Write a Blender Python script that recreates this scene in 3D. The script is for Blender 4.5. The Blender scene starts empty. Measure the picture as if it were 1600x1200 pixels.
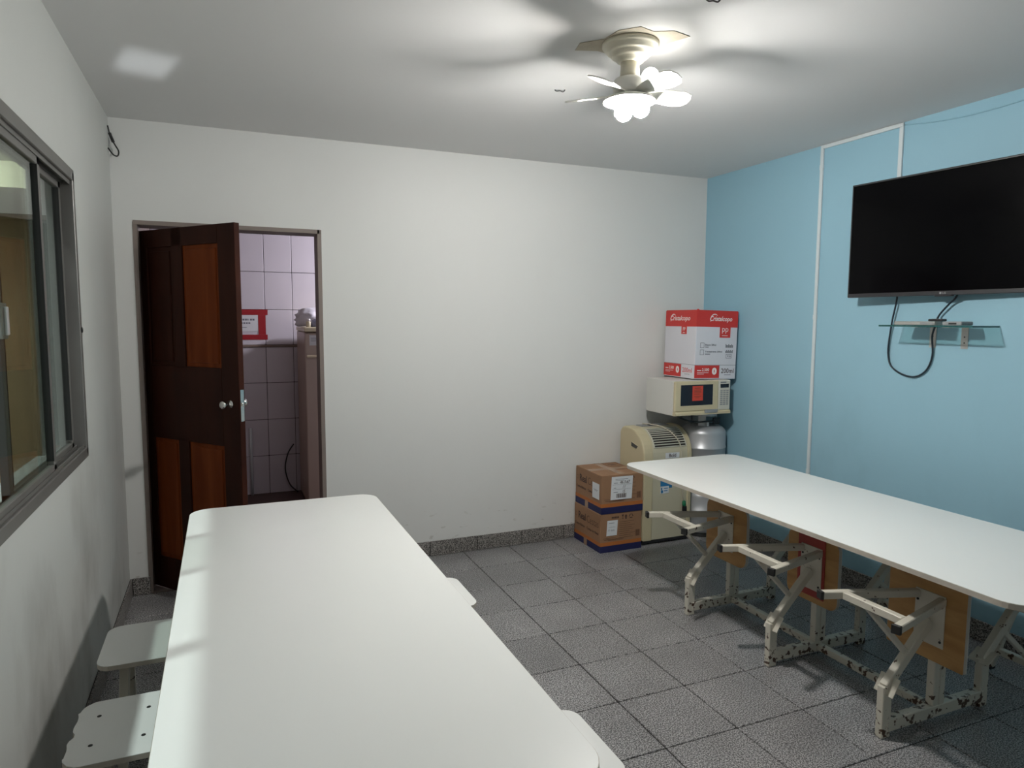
import bpy, bmesh, math, random
from mathutils import Vector, Matrix, Euler
random.seed(7)
scn = bpy.context.scene
COL = scn.collection
PI = math.pi

# ---------------------------------------------------------------- camera, world, sun, exposure
XL, XR, YB, YF, H = -0.541, 3.49, 4.40, -1.0, 2.70
WT = 0.15
cam_d = bpy.data.cameras.new('camera')
cam_d.sensor_width = 36.0
cam_d.lens = 1068.9 / 1600 * 36
cam_d.clip_start = 0.02
cam = bpy.data.objects.new('camera', cam_d)
COL.objects.link(cam)
r3 = Vector((0.92142, -0.38855, 0.0044)); u3 = Vector((0.03236, 0.08801, 0.99559)); f2 = Vector((0.38723, 0.91721, -0.09367))
cam.matrix_world = Matrix(((r3.x, u3.x, -f2.x, 0), (r3.y, u3.y, -f2.y, 0), (r3.z, u3.z, -f2.z, 1.610), (0, 0, 0, 1)))
scn.camera = cam

w = bpy.data.worlds.new('sky'); scn.world = w; w.use_nodes = True
w.node_tree.nodes['Background'].inputs[0].default_value = (0.80, 0.92, 1.0, 1)
w.node_tree.nodes['Background'].inputs[1].default_value = 0.8

sun_d = bpy.data.lights.new('sun', 'SUN'); sun_d.energy = 2.4; sun_d.angle = math.radians(2.2); sun_d.color = (0.93, 0.98, 1.0)
sun = bpy.data.objects.new('sun', sun_d); COL.objects.link(sun)
sdir = Vector((1.0, 0.42, -2.36)).normalized()
sun.rotation_euler = sdir.to_track_quat('-Z', 'Y').to_euler()
sun.location = (-3, 0, 6)

LAMP_STRENGTH = 800
scn.view_settings.view_transform = 'Standard'
scn.view_settings.look = 'None'
scn.view_settings.gamma = 1.0
scn.view_settings.exposure = 0.08
scn.view_settings.use_curve_mapping = False

def area(name, loc, target, sx, sy, energy, color, spread=180):
    d = bpy.data.lights.new(name, 'AREA'); d.shape = 'RECTANGLE'; d.size = sx; d.size_y = sy; d.energy = energy; d.color = color
    d.spread = math.radians(spread)
    o = bpy.data.objects.new(name, d); COL.objects.link(o); o.location = loc
    o.rotation_euler = (Vector(target) - Vector(loc)).to_track_quat('-Z', 'Y').to_euler()
    return o
# kitchen lamp (cool tube, out of sight to the right) and an added light brightening the passage
area('kitchen_lamp_light', (2.3, 6.0, 2.42), (0.6, 6.5, 1.4), 0.2, 0.2, 52, (0.93, 0.89, 1.0))
area('passage_fill_light', (-2.1, 5.2, 2.6), (-1.4, 7.5, 0.8), 0.5, 0.5, 150, (1.0, 0.90, 0.72))

area('ceiling_patch_light', (0.9, -0.85, 1.0), (-0.27, 3.44, 2.70), 0.20, 0.11, 0.055, (0.90, 0.96, 1.0), 1.0)  # added narrow beam, throws the bright patch on the ceiling

# ---------------------------------------------------------------- materials
def nodes(m): return m.node_tree.nodes, m.node_tree.links
def mat(name, col, rough=0.5, metal=0.0, spec=0.5, bump=None, var=None, emit=None):
    """var=(scale, amount) soft colour variation; bump=(scale, strength)"""
    m = bpy.data.materials.new(name); m.use_nodes = True
    n, l = nodes(m); b = n['Principled BSDF']
    b.inputs['Base Color'].default_value = (*col, 1)
    b.inputs['Roughness'].default_value = rough
    b.inputs['Metallic'].default_value = metal
    b.inputs['Specular IOR Level'].default_value = spec
    tc = n.new('ShaderNodeTexCoord')
    if var:
        t = n.new('ShaderNodeTexNoise'); t.inputs['Scale'].default_value = var[0]; t.inputs['Detail'].default_value = 5
        l.new(tc.outputs['Object'], t.inputs['Vector'])
        mx = n.new('ShaderNodeMix'); mx.data_type = 'RGBA'
        a = var[1]
        mx.inputs['A'].default_value = (*[c * (1 - a) for c in col], 1); mx.inputs['B'].default_value = (*[min(1, c * (1 + a)) for c in col], 1)
        l.new(t.outputs['Fac'], mx.inputs['Factor']); l.new(mx.outputs['Result'], b.inputs['Base Color'])
    if bump:
        t2 = n.new('ShaderNodeTexNoise'); t2.inputs['Scale'].default_value = bump[0]; t2.inputs['Detail'].default_value = 4
        l.new(tc.outputs['Object'], t2.inputs['Vector'])
        bp = n.new('ShaderNodeBump'); bp.inputs['Strength'].default_value = bump[1]; bp.inputs['Distance'].default_value = 0.002
        l.new(t2.outputs['Fac'], bp.inputs['Height']); l.new(bp.outputs['Normal'], b.inputs['Normal'])
    if emit:
        b.inputs['Emission Color'].default_value = (*emit[0], 1); b.inputs['Emission Strength'].default_value = emit[1]
    return m

def wall_paint(name, col, dirt_col, zlo=0.75, low=0.08, high=0.04, grime=(3.0, 1.5)):
    """matt paint with scuffs and hand grime that thin out above zlo metres"""
    m = mat(name, col, 0.62, bump=(14, 0.25)); n, l = nodes(m); b = n['Principled BSDF']
    g = n.new('ShaderNodeNewGeometry'); sp = n.new('ShaderNodeSeparateXYZ'); l.new(g.outputs['Position'], sp.inputs[0])
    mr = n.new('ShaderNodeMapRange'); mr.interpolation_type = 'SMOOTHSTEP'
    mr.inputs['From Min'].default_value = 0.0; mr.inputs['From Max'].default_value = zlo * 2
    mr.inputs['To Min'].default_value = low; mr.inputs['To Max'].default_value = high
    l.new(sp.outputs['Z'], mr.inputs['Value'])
    mp = n.new('ShaderNodeMapping'); mp.inputs['Scale'].default_value = (1.0, 1.0, 0.6); l.new(g.outputs['Position'], mp.inputs['Vector'])
    t = n.new('ShaderNodeTexNoise'); t.inputs['Scale'].default_value = grime[0]; t.inputs['Detail'].default_value = 6; t.inputs['Roughness'].default_value = 0.55
    l.new(mp.outputs[0], t.inputs['Vector'])
    cr = n.new('ShaderNodeValToRGB'); cr.color_ramp.elements[0].position = 0.50; cr.color_ramp.elements[1].position = 0.78
    l.new(t.outputs['Fac'], cr.inputs['Fac'])
    t3 = n.new('ShaderNodeTexNoise'); t3.inputs['Scale'].default_value = 26; t3.inputs['Detail'].default_value = 3
    mp3 = n.new('ShaderNodeMapping'); mp3.inputs['Scale'].default_value = (0.5, 0.5, 1.4); l.new(g.outputs['Position'], mp3.inputs['Vector']); l.new(mp3.outputs[0], t3.inputs['Vector'])
    cr3 = n.new('ShaderNodeValToRGB'); cr3.color_ramp.elements[0].position = 0.66; cr3.color_ramp.elements[1].position = 0.74
    l.new(t3.outputs['Fac'], cr3.inputs['Fac'])
    lowm = n.new('ShaderNodeMapRange'); lowm.inputs['From Min'].default_value = 0.1; lowm.inputs['From Max'].default_value = 0.45
    lowm.inputs['To Min'].default_value = 0.8; lowm.inputs['To Max'].default_value = 0.0; l.new(sp.outputs['Z'], lowm.inputs['Value'])
    m3 = n.new('ShaderNodeMath'); m3.operation = 'MULTIPLY'; l.new(cr3.outputs['Color'], m3.inputs[0]); l.new(lowm.outputs[0], m3.inputs[1])
    mu = n.new('ShaderNodeMath'); mu.operation = 'MULTIPLY'; l.new(cr.outputs['Color'], mu.inputs[0]); l.new(mr.outputs[0], mu.inputs[1])
    mxm = n.new('ShaderNodeMath'); mxm.operation = 'MAXIMUM'; l.new(mu.outputs[0], mxm.inputs[0]); l.new(m3.outputs[0], mxm.inputs[1])
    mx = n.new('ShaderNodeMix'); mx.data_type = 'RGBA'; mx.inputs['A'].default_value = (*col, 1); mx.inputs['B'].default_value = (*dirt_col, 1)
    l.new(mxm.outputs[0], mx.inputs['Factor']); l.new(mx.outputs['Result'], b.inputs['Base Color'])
    return m

def granite(name, dark, mid, light, rough=0.35):
    m = mat(name, mid, rough); n, l = nodes(m); b = n['Principled BSDF']
    g = n.new('ShaderNodeNewGeometry')
    t = n.new('ShaderNodeTexNoise'); t.inputs['Scale'].default_value = 185; t.inputs['Detail'].default_value = 2
    l.new(g.outputs['Position'], t.inputs['Vector'])
    cr = n.new('ShaderNodeValToRGB'); e = cr.color_ramp.elements
    e[0].position = 0.40; e[0].color = (*dark, 1); e[1].position = 0.60; e[1].color = (*light, 1)
    k = e.new(0.5); k.color = (*mid, 1)
    l.new(t.outputs['Fac'], cr.inputs['Fac'])
    t2 = n.new('ShaderNodeTexNoise'); t2.inputs['Scale'].default_value = 3; l.new(g.outputs['Position'], t2.inputs['Vector'])
    mr = n.new('ShaderNodeMapRange'); mr.inputs['From Min'].default_value = 0.3; mr.inputs['From Max'].default_value = 0.7; mr.inputs['To Min'].default_value = 0.82; mr.inputs['To Max'].default_value = 1.12
    l.new(t2.outputs['Fac'], mr.inputs['Value'])
    oi = n.new('ShaderNodeObjectInfo'); mr2 = n.new('ShaderNodeMapRange'); mr2.inputs['To Min'].default_value = 0.93; mr2.inputs['To Max'].default_value = 1.07
    l.new(oi.outputs['Random'], mr2.inputs['Value'])
    mm = n.new('ShaderNodeMath'); mm.operation = 'MULTIPLY'; l.new(mr.outputs[0], mm.inputs[0]); l.new(mr2.outputs[0], mm.inputs[1])
    vs = n.new('ShaderNodeVectorMath'); vs.operation = 'SCALE'; l.new(cr.outputs['Color'], vs.inputs[0]); l.new(mm.outputs[0], vs.inputs['Scale'])
    l.new(vs.outputs[0], b.inputs['Base Color'])
    return m

def chipped(name, col, rust, zfade=0.24, amt=0.185):
    """worn enamel: chips down to rust, most of them near the floor (object z)"""
    m = mat(name, col, 0.42); n, l = nodes(m); b = n['Principled BSDF']
    g = n.new('ShaderNodeNewGeometry'); sp = n.new('ShaderNodeSeparateXYZ'); l.new(g.outputs['Position'], sp.inputs[0])
    t = n.new('ShaderNodeTexNoise'); t.inputs['Scale'].default_value = 38; t.inputs['Detail'].default_value = 5; l.new(g.outputs['Position'], t.inputs['Vector'])
    mr = n.new('ShaderNodeMapRange'); mr.inputs['From Min'].default_value = 0.0; mr.inputs['From Max'].default_value = zfade
    mr.inputs['To Min'].default_value = amt; mr.inputs['To Max'].default_value = 0.02; l.new(sp.outputs['Z'], mr.inputs['Value'])
    ad = n.new('ShaderNodeMath'); ad.operation = 'ADD'; l.new(t.outputs['Fac'], ad.inputs[0]); l.new(mr.outputs[0], ad.inputs[1])
    cr = n.new('ShaderNodeValToRGB'); cr.color_ramp.elements[0].position = 0.70; cr.color_ramp.elements[1].position = 0.74; l.new(ad.outputs[0], cr.inputs['Fac'])
    mx = n.new('ShaderNodeMix'); mx.data_type = 'RGBA'; mx.inputs['A'].default_value = (*col, 1); mx.inputs['B'].default_value = (*rust, 1)
    l.new(cr.outputs['Color'], mx.inputs['Factor']); l.new(mx.outputs['Result'], b.inputs['Base Color'])
    return m

def wood(name, c1, c2, scale=(2, 30, 30), rough=0.45):
    m = mat(name, c1, rough); n, l = nodes(m); b = n['Principled BSDF']
    tc = n.new('ShaderNodeTexCoord'); mp = n.new('ShaderNodeMapping'); mp.inputs['Scale'].default_value = scale; l.new(tc.outputs['Object'], mp.inputs['Vector'])
    t = n.new('ShaderNodeTexNoise'); t.inputs['Scale'].default_value = 1.0; t.inputs['Detail'].default_value = 6; t.inputs['Distortion'].default_value = 0.6; l.new(mp.outputs[0], t.inputs['Vector'])
    cr = n.new('ShaderNodeValToRGB'); cr.color_ramp.elements[0].position = 0.32; cr.color_ramp.elements[0].color = (*c1, 1); cr.color_ramp.elements[1].position = 0.68; cr.color_ramp.elements[1].color = (*c2, 1)
    l.new(t.outputs['Fac'], cr.inputs['Fac']); l.new(cr.outputs['Color'], b.inputs['Base Color'])
    return m

def glass(name, tint, refl_rough=0.02):
    m = bpy.data.materials.new(name); m.use_nodes = True; n, l = nodes(m); n.clear()
    o = n.new('ShaderNodeOutputMaterial'); t = n.new('ShaderNodeBsdfTransparent'); t.inputs[0].default_value = (*tint, 1)
    g = n.new('ShaderNodeBsdfGlossy'); g.inputs['Roughness'].default_value = refl_rough
    lw = n.new('ShaderNodeLayerWeight'); lw.inputs['Blend'].default_value = 0.5
    pw = n.new('ShaderNodeMath'); pw.operation = 'POWER'; pw.inputs[1].default_value = 5; l.new(lw.outputs['Facing'], pw.inputs[0])
    f = n.new('ShaderNodeMath'); f.operation = 'MULTIPLY_ADD'; f.inputs[1].default_value = 0.92; f.inputs[2].default_value = 0.05; l.new(pw.outputs[0], f.inputs[0])
    mx = n.new('ShaderNodeMixShader'); l.new(f.outputs[0], mx.inputs[0]); l.new(t.outputs[0], mx.inputs[1]); l.new(g.outputs[0], mx.inputs[2]); l.new(mx.outputs[0], o.inputs[0])
    return m

M = {}
M['white_wall'] = wall_paint('white_wall_paint', (0.68, 0.685, 0.67), (0.42, 0.40, 0.36))
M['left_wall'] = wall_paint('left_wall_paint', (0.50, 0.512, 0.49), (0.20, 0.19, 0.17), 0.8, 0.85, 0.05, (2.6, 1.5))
M['blue_wall'] = wall_paint('blue_wall_paint', (0.29, 0.50, 0.61), (0.20, 0.35, 0.43), 0.9, 0.5, 0.05)
M['ceiling'] = mat('ceiling_paint', (0.70, 0.695, 0.69), 0.7, bump=(5, 0.2))
M['tile'] = granite('granite_look_tile', (0.055, 0.053, 0.054), (0.20, 0.196, 0.198), (0.46, 0.45, 0.455))
M['skirting'] = granite('skirting_tile', (0.03, 0.028, 0.026), (0.16, 0.15, 0.14), (0.38, 0.36, 0.34))
M['grout'] = mat('dark_grout', (0.03, 0.027, 0.026), 0.8)
M['laminate'] = mat('white_laminate', (0.80, 0.81, 0.79), 0.28, var=(1.6, 0.015))
M['edge'] = mat('worn_table_edge', (0.48, 0.44, 0.38), 0.5, var=(20, 0.2))
M['plywood'] = wood('plywood_underside', (0.36, 0.18, 0.055), (0.52, 0.30, 0.11), (3, 3, 18), 0.5)
M['enamel'] = chipped('chipped_cream_enamel', (0.60, 0.57, 0.49), (0.07, 0.035, 0.02))
M['black'] = mat('black_plastic', (0.012, 0.012, 0.014), 0.4)
M['screen'] = mat('dark_screen', (0.0015, 0.0015, 0.002), 0.12, spec=0.1)
M['bezel'] = mat('charcoal_bezel', (0.03, 0.03, 0.034), 0.35)
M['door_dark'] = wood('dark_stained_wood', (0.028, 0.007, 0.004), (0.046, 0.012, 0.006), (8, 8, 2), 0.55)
M['door_dark'].node_tree.nodes['Principled BSDF'].inputs['Specular IOR Level'].default_value = 0.15
M['door_panel'] = wood('reddish_wood_panel', (0.15, 0.030, 0.006), (0.22, 0.050, 0.012), (12, 12, 1.5), 0.6)
M['door_panel'].node_tree.nodes['Principled BSDF'].inputs['Specular IOR Level'].default_value = 0.12
M['chrome'] = mat('chrome', (0.75, 0.73, 0.70), 0.18, 1.0)
M['alu'] = mat('grey_aluminium', (0.17, 0.165, 0.155), 0.45, 0.5, var=(6, 0.15))
M['alu_light'] = mat('bright_aluminium', (0.55, 0.55, 0.53), 0.35, 0.7)
M['rubber'] = mat('black_rubber', (0.012, 0.012, 0.012), 0.6)
M['pane'] = glass('window_glass', (0.86, 0.90, 0.87))
M['shelf_glass'] = glass('green_shelf_glass', (0.80, 0.90, 0.88))
M['glass_edge'] = mat('glass_edge', (0.02, 0.09, 0.09), 0.2)
M['lit'] = mat('lit_lamp_glass', (1, 1, 1), 0.3, emit=((1.0, 0.975, 0.93), LAMP_STRENGTH))
M['lit_low'] = mat('dim_lamp_glass', (1, 1, 1), 0.3, emit=((1.0, 0.975, 0.93), LAMP_STRENGTH * 0.05))
M['fan_cream'] = mat('cream_fan_plastic', (0.74, 0.70, 0.58), 0.4)
M['fan_white'] = mat('white_fan_blade', (0.80, 0.79, 0.74), 0.4)
M['plaster'] = mat('rough_plaster_patch', (0.50, 0.45, 0.36), 0.85, bump=(60, 0.8), var=(14, 0.2))
M['trunk'] = mat('white_plastic_trunking', (0.62, 0.68, 0.70), 0.4)
M['cream'] = mat('yellowed_cream_plastic', (0.56, 0.49, 0.32), 0.45, var=(3, 0.06))
M['cream_pale'] = mat('pale_cream_metal', (0.60, 0.58, 0.50), 0.45)
M['mw_white'] = mat('white_grey_enamel', (0.64, 0.635, 0.60), 0.45)
M['ac_body'] = mat('cream_ac_body', (0.54, 0.50, 0.37), 0.45)
M['ac_dark'] = mat('dark_vent_gap', (0.02, 0.016, 0.012), 0.7)
M['gas'] = mat('silver_gas_bottle_paint', (0.50, 0.51, 0.53), 0.38, 0.45, var=(9, 0.14))
M['gas_dark'] = mat('bare_grey_steel', (0.09, 0.09, 0.09), 0.5, 0.5)
M['cardboard'] = mat('brown_cardboard', (0.30, 0.165, 0.09), 0.75, var=(5, 0.08))
M['tape'] = mat('clear_parcel_tape', (0.36, 0.23, 0.15), 0.25)
M['navy'] = mat('navy_print', (0.012, 0.014, 0.075), 0.6)
M['orange'] = mat('orange_print', (0.42, 0.135, 0.03), 0.65)
M['ink'] = mat('dark_ink', (0.05, 0.025, 0.02), 0.7)
M['ink_grey'] = mat('grey_ink', (0.16, 0.17, 0.20), 0.7)
M['brown_ink'] = mat('brown_ink', (0.10, 0.045, 0.025), 0.7)
M['paper'] = mat('white_paper', (0.70, 0.72, 0.74), 0.7)
M['white_box'] = mat('white_coated_card', (0.66, 0.66, 0.71), 0.5)
M['red'] = mat('red_print', (0.56, 0.035, 0.03), 0.5)
M['white_print'] = mat('white_print', (0.80, 0.76, 0.75), 0.5)
M['red_paper'] = mat('red_paper', (0.62, 0.06, 0.035), 0.6)
M['red_paint'] = mat('red_painted_board', (0.34, 0.04, 0.03), 0.5, var=(12, 0.25))
M['mw_glass'] = mat('dark_oven_window', (0.008, 0.009, 0.018), 0.12)
M['mw_grey'] = mat('grey_button', (0.28, 0.29, 0.30), 0.5)
M['kitchen_tile'] = mat('glazed_white_wall_tile', (0.62, 0.59, 0.64), 0.22, var=(3, 0.05))
M['red_tape'] = mat('dark_red_tape', (0.34, 0.012, 0.02), 0.45)
M['kitchen_ledge'] = mat('brown_tile_border', (0.20, 0.15, 0.12), 0.4)
M['kitchen_floor'] = mat('brown_kitchen_floor', (0.10, 0.06, 0.05), 0.5)
M['jamb'] = mat('grimy_brown_jamb', (0.22, 0.18, 0.16), 0.6, var=(6, 0.2))
M['fridge_side'] = mat('brown_fridge_enamel', (0.40, 0.30, 0.24), 0.35)
M['fridge_front'] = mat('light_brown_fridge_door', (0.46, 0.37, 0.31), 0.32)
M['ivory'] = mat('ivory_plastic', (0.72, 0.65, 0.46), 0.4)
M['bag'] = mat('white_plastic_bag', (0.72, 0.71, 0.76), 0.35, bump=(30, 0.6))
M['bag_grey'] = mat('grey_cloth', (0.26, 0.27, 0.36), 0.8)
M['passage_wall'] = mat('beige_passage_wall', (0.38, 0.315, 0.235), 0.7, var=(1.2, 0.12))
M['passage_ceiling'] = mat('grey_green_soffit', (0.34, 0.37, 0.33), 0.7)
M['passage_floor'] = mat('pale_passage_floor', (0.50, 0.45, 0.37), 0.4, var=(2, 0.1))
M['blue_print'] = mat('blue_print', (0.02, 0.17, 0.38), 0.5)
M['green'] = mat('green_plastic', (0.01, 0.16, 0.07), 0.4)
M['cord_white'] = mat('grubby_white_cord', (0.55, 0.50, 0.40), 0.5)
M['cable_dark'] = mat('dark_blue_black_cable', (0.010, 0.022, 0.035), 0.4)

# ---------------------------------------------------------------- mesh helpers
def V(*a): return Vector(a)
class MB:
    def __init__(s): s.bm = bmesh.new()
    def box(s, lo, hi, bev=0.0, seg=2):
        t = bmesh.new()
        c = [(a + b) / 2 for a, b in zip(lo, hi)]; d = [abs(b - a) for a, b in zip(lo, hi)]
        bmesh.ops.create_cube(t, size=1.0, matrix=Matrix.Translation(c) @ Matrix.Diagonal((*d, 1)))
        if bev: bmesh.ops.bevel(t, geom=t.edges[:], offset=bev, segments=seg, profile=0.5, affect='EDGES')
        return s.merge(t)
    def merge(s, t):
        me = bpy.data.meshes.new('tmp'); t.to_mesh(me); t.free(); s.bm.from_mesh(me); bpy.data.meshes.remove(me); return s
    def prism(s, pts, lo, hi, axis=2, bev=0.0):
        """closed 2-D outline extruded along an axis; pts are the other two coordinates in order"""
        t = bmesh.new()
        def mk(p, h):
            c = list(p); c.insert(axis, h); return c
        vs = [t.verts.new(mk(p, lo)) for p in pts]; ve = [t.verts.new(mk(p, hi)) for p in pts]
        n = len(pts)
        t.faces.new(vs); t.faces.new(ve[::-1])
        for i in range(n): t.faces.new((vs[i], ve[i], ve[(i + 1) % n], vs[(i + 1) % n]))
        bmesh.ops.recalc_face_normals(t, faces=t.faces[:])
        if bev:
            ed = [e for e in t.edges if abs((e.verts[0].co - e.verts[1].co)[axis]) < 1e-6]
            bmesh.ops.bevel(t, geom=ed, offset=bev, segments=2, profile=0.5, affect='EDGES')
        return s.merge(t)
    def bar(s, a, b, w_, h_, up=(0, 0, 1), bev=0.003):
        """rectangular tube from a to b"""
        a, b = Vector(a), Vector(b); z = (b - a); L = z.length; z.normalize(); u = Vector(up)
        x = u.cross(z)
        if x.length < 1e-4: x = Vector((1, 0, 0)).cross(z)
        x.normalize(); y = z.cross(x)
        t = bmesh.new(); mt = Matrix((( x.x, y.x, z.x, (a.x+b.x)/2), (x.y, y.y, z.y, (a.y+b.y)/2), (x.z, y.z, z.z, (a.z+b.z)/2), (0, 0, 0, 1)))
        bmesh.ops.create_cube(t, size=1.0, matrix=mt @ Matrix.Diagonal((w_, h_, L, 1)))
        if bev: bmesh.ops.bevel(t, geom=t.edges[:], offset=bev, segments=1, affect='EDGES')
        return s.merge(t)
    def lathe(s, prof, c=(0, 0, 0), n=32, axis='z', smooth=True):
        t = bmesh.new(); rings = []
        for r, z in prof:
            ring = []
            for k in range(n):
                a = 2 * PI * k / n; p = (r * math.cos(a), r * math.sin(a), z)
                if axis == 'y': p = (p[0], p[2], p[1])
                if axis == 'x': p = (p[2], p[0], p[1])
                ring.append(t.verts.new((p[0] + c[0], p[1] + c[1], p[2] + c[2])))
            rings.append(ring)
        for i in range(len(rings) - 1):
            for k in range(n):
                f = t.faces.new((rings[i][k], rings[i][(k + 1) % n], rings[i + 1][(k + 1) % n], rings[i + 1][k])); f.smooth = smooth
        t.faces.new(rings[0][::-1]); t.faces.new(rings[-1])
        bmesh.ops.recalc_face_normals(t, faces=t.faces[:])
        return s.merge(t)
    def tube(s, pts, r, n=8, sub=6):
        """round cable through points (Catmull-Rom)"""
        P = [Vector(p) for p in pts]; Q = []
        if len(P) > 2:
            for i in range(len(P) - 1):
                p0 = P[max(i - 1, 0)]; p1 = P[i]; p2 = P[i + 1]; p3 = P[min(i + 2, len(P) - 1)]
                for k in range(sub):
                    t_ = k / sub
                    Q.append(0.5 * ((2 * p1) + (p2 - p0) * t_ + (2 * p0 - 5 * p1 + 4 * p2 - p3) * t_ ** 2 + (-p0 + 3 * p1 - 3 * p2 + p3) * t_ ** 3))
            Q.append(P[-1])
        else: Q = P
        t = bmesh.new(); rings = []; nrm = None
        for i, q in enumerate(Q):
            d = (Q[min(i + 1, len(Q) - 1)] - Q[max(i - 1, 0)]).normalized()
            if nrm is None:
                nrm = d.cross(Vector((0.3, 0.5, 0.81))).normalized()
            nrm = (nrm - d * nrm.dot(d)).normalized(); bn = d.cross(nrm)
            ring = [t.verts.new(q + (nrm * math.cos(2 * PI * k / n) + bn * math.sin(2 * PI * k / n)) * r) for k in range(n)]
            rings.append(ring)
        for i in range(len(rings) - 1):
            for k in range(n):
                f = t.faces.new((rings[i][k], rings[i][(k + 1) % n], rings[i + 1][(k + 1) % n], rings[i + 1][k])); f.smooth = True
        t.faces.new(rings[0][::-1]); t.faces.new(rings[-1])
        bmesh.ops.recalc_face_normals(t, faces=t.faces[:])
        return s.merge(t)
    def build(s, name, material, parent=None, smooth=False):
        me = bpy.data.meshes.new(name); s.bm.to_mesh(me); s.bm.free()
        if smooth:
            for p in me.polygons: p.use_smooth = True
        if material: me.materials.append(material)
        o = bpy.data.objects.new(name, me); COL.objects.link(o)
        if parent: o.parent = parent
        return o
def tag(o, label=None, cat=None, group=None, kind=None):
    if label: o['label'] = label
    if cat: o['category'] = cat
    if group: o['group'] = group
    if kind: o['kind'] = kind
    return o
def thing(name, label, cat, loc, rot=(0, 0, 0), group=None):
    o = bpy.data.objects.new(name, None); COL.objects.link(o); o.location = loc; o.rotation_euler = rot; o.empty_display_size = 0.1
    return tag(o, label, cat, group)
def struct(o): o['kind'] = 'structure'; return o
def copy_tree(o, parent=None):
    c = o.copy(); COL.objects.link(c); c.parent = parent
    for ch in list(o.children): copy_tree(ch, c)
    return c
def rrect(x0, y0, x1, y1, r, n=6):
    pts = []
    for cx, cy, a0 in ((x1 - r, y0 + r, -PI/2), (x1 - r, y1 - r, 0), (x0 + r, y1 - r, PI/2), (x0 + r, y0 + r, PI)):
        for k in range(n + 1):
            a = a0 + PI / 2 * k / n; pts.append((cx + r * math.cos(a), cy + r * math.sin(a)))
    return pts
_tc = {}
def text(parent, s, org, xa, ya, width, height, material, name='lettering', bold=0.0, shear=0.0, spacing=1.0):
    """lettering fitted to width x height; org = lower left corner, xa/ya = directions on the surface"""
    cu = bpy.data.curves.new('lettering', 'FONT'); cu.body = s; cu.size = 1; cu.offset = bold; cu.shear = shear; cu.space_character = spacing
    cu.resolution_u = 3; cu.extrude = 0.01
    to = bpy.data.objects.new('t', cu); COL.objects.link(to)
    bpy.context.view_layer.update()
    me = bpy.data.meshes.new_from_object(to.evaluated_get(bpy.context.evaluated_depsgraph_get()))
    bpy.data.objects.remove(to); bpy.data.curves.remove(cu)
    xs = [v.co.x for v in me.vertices]; ys = [v.co.y for v in me.vertices]
    x0, x1, y0, y1 = min(xs), max(xs), min(ys), max(ys)
    X = Vector(xa).normalized(); Y = Vector(ya).normalized(); N = X.cross(Y); O = Vector(org)
    for v in me.vertices:
        p = O + X * ((v.co.x - x0) / (x1 - x0) * width) + Y * ((v.co.y - y0) / (y1 - y0) * height) + N * (0.0006 + v.co.z * 0.02)
        v.co = p
    me.materials.clear(); me.materials.append(material); me.name = name
    o = bpy.data.objects.new(name, me); COL.objects.link(o); o.parent = parent
    return o
def plate(parent, name, org, xa, ya, w_, h_, material, t=0.0006, off=0.0):
    """thin printed or glued sheet on a surface"""
    X = Vector(xa).normalized(); Y = Vector(ya).normalized(); N = X.cross(Y); O = Vector(org) + N * off
    bm = bmesh.new(); lo = [bm.verts.new(O + X * a + Y * b) for a, b in ((0, 0), (w_, 0), (w_, h_), (0, h_))]
    hi = [bm.verts.new(v.co + N * t) for v in lo]
    bm.faces.new(lo[::-1]); bm.faces.new(hi)
    for i in range(4): bm.faces.new((lo[i], lo[(i + 1) % 4], hi[(i + 1) % 4], hi[i]))
    m_ = MB(); m_.merge(bm); return m_.build(name, material, parent)
def lines(parent, name, org, xa, ya, rects, material, off=0.0007, t=0.0004):
    """several small printed strokes (x, y, w, h) as one print"""
    X = Vector(xa).normalized(); Y = Vector(ya).normalized(); N = X.cross(Y); O = Vector(org) + N * off
    bm = bmesh.new()
    for x, y, a, b in rects:
        lo = [bm.verts.new(O + X * u + Y * v) for u, v in ((x, y), (x + a, y), (x + a, y + b), (x, y + b))]
        hi = [bm.verts.new(v.co + N * t) for v in lo]
        bm.faces.new(lo[::-1]); bm.faces.new(hi)
        for i in range(4): bm.faces.new((lo[i], lo[(i + 1) % 4], hi[(i + 1) % 4], hi[i]))
    m_ = MB(); m_.merge(bm); o = m_.build(name, material, parent)
    if len(rects) > 1: o['kind'] = 'stuff'
    return o

# ---------------------------------------------------------------- room shell
T = 0.33961; TX = 1.4941; TY = 4.403
floor = struct(MB().box((XL - WT, YF - WT, -0.12), (XR + WT, YB + 0.0, -0.006)).build('floor', M['grout']))
tile_cache = {}
def tile_mesh(w_, d_, h_, mname, bev=0.0025):
    k = (round(w_, 4), round(d_, 4), round(h_, 4), mname)
    if k not in tile_cache:
        t = MB().box((-w_/2, -d_/2, -h_/2), (w_/2, d_/2, h_/2), bev, 1)
        me = bpy.data.meshes.new('tile'); t.bm.to_mesh(me); t.bm.free(); me.materials.append(M[mname]); tile_cache[k] = me
    return tile_cache[k]
def put_tile(parent, x0, x1, y0, y1, z0, z1, mname, name='tile'):
    o = bpy.data.objects.new(name, tile_mesh(x1 - x0, y1 - y0, z1 - z0, mname)); COL.objects.link(o)
    o.location = ((x0 + x1)/2, (y0 + y1)/2, (z0 + z1)/2); o.parent = parent
    return o
G = 0.0023
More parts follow.
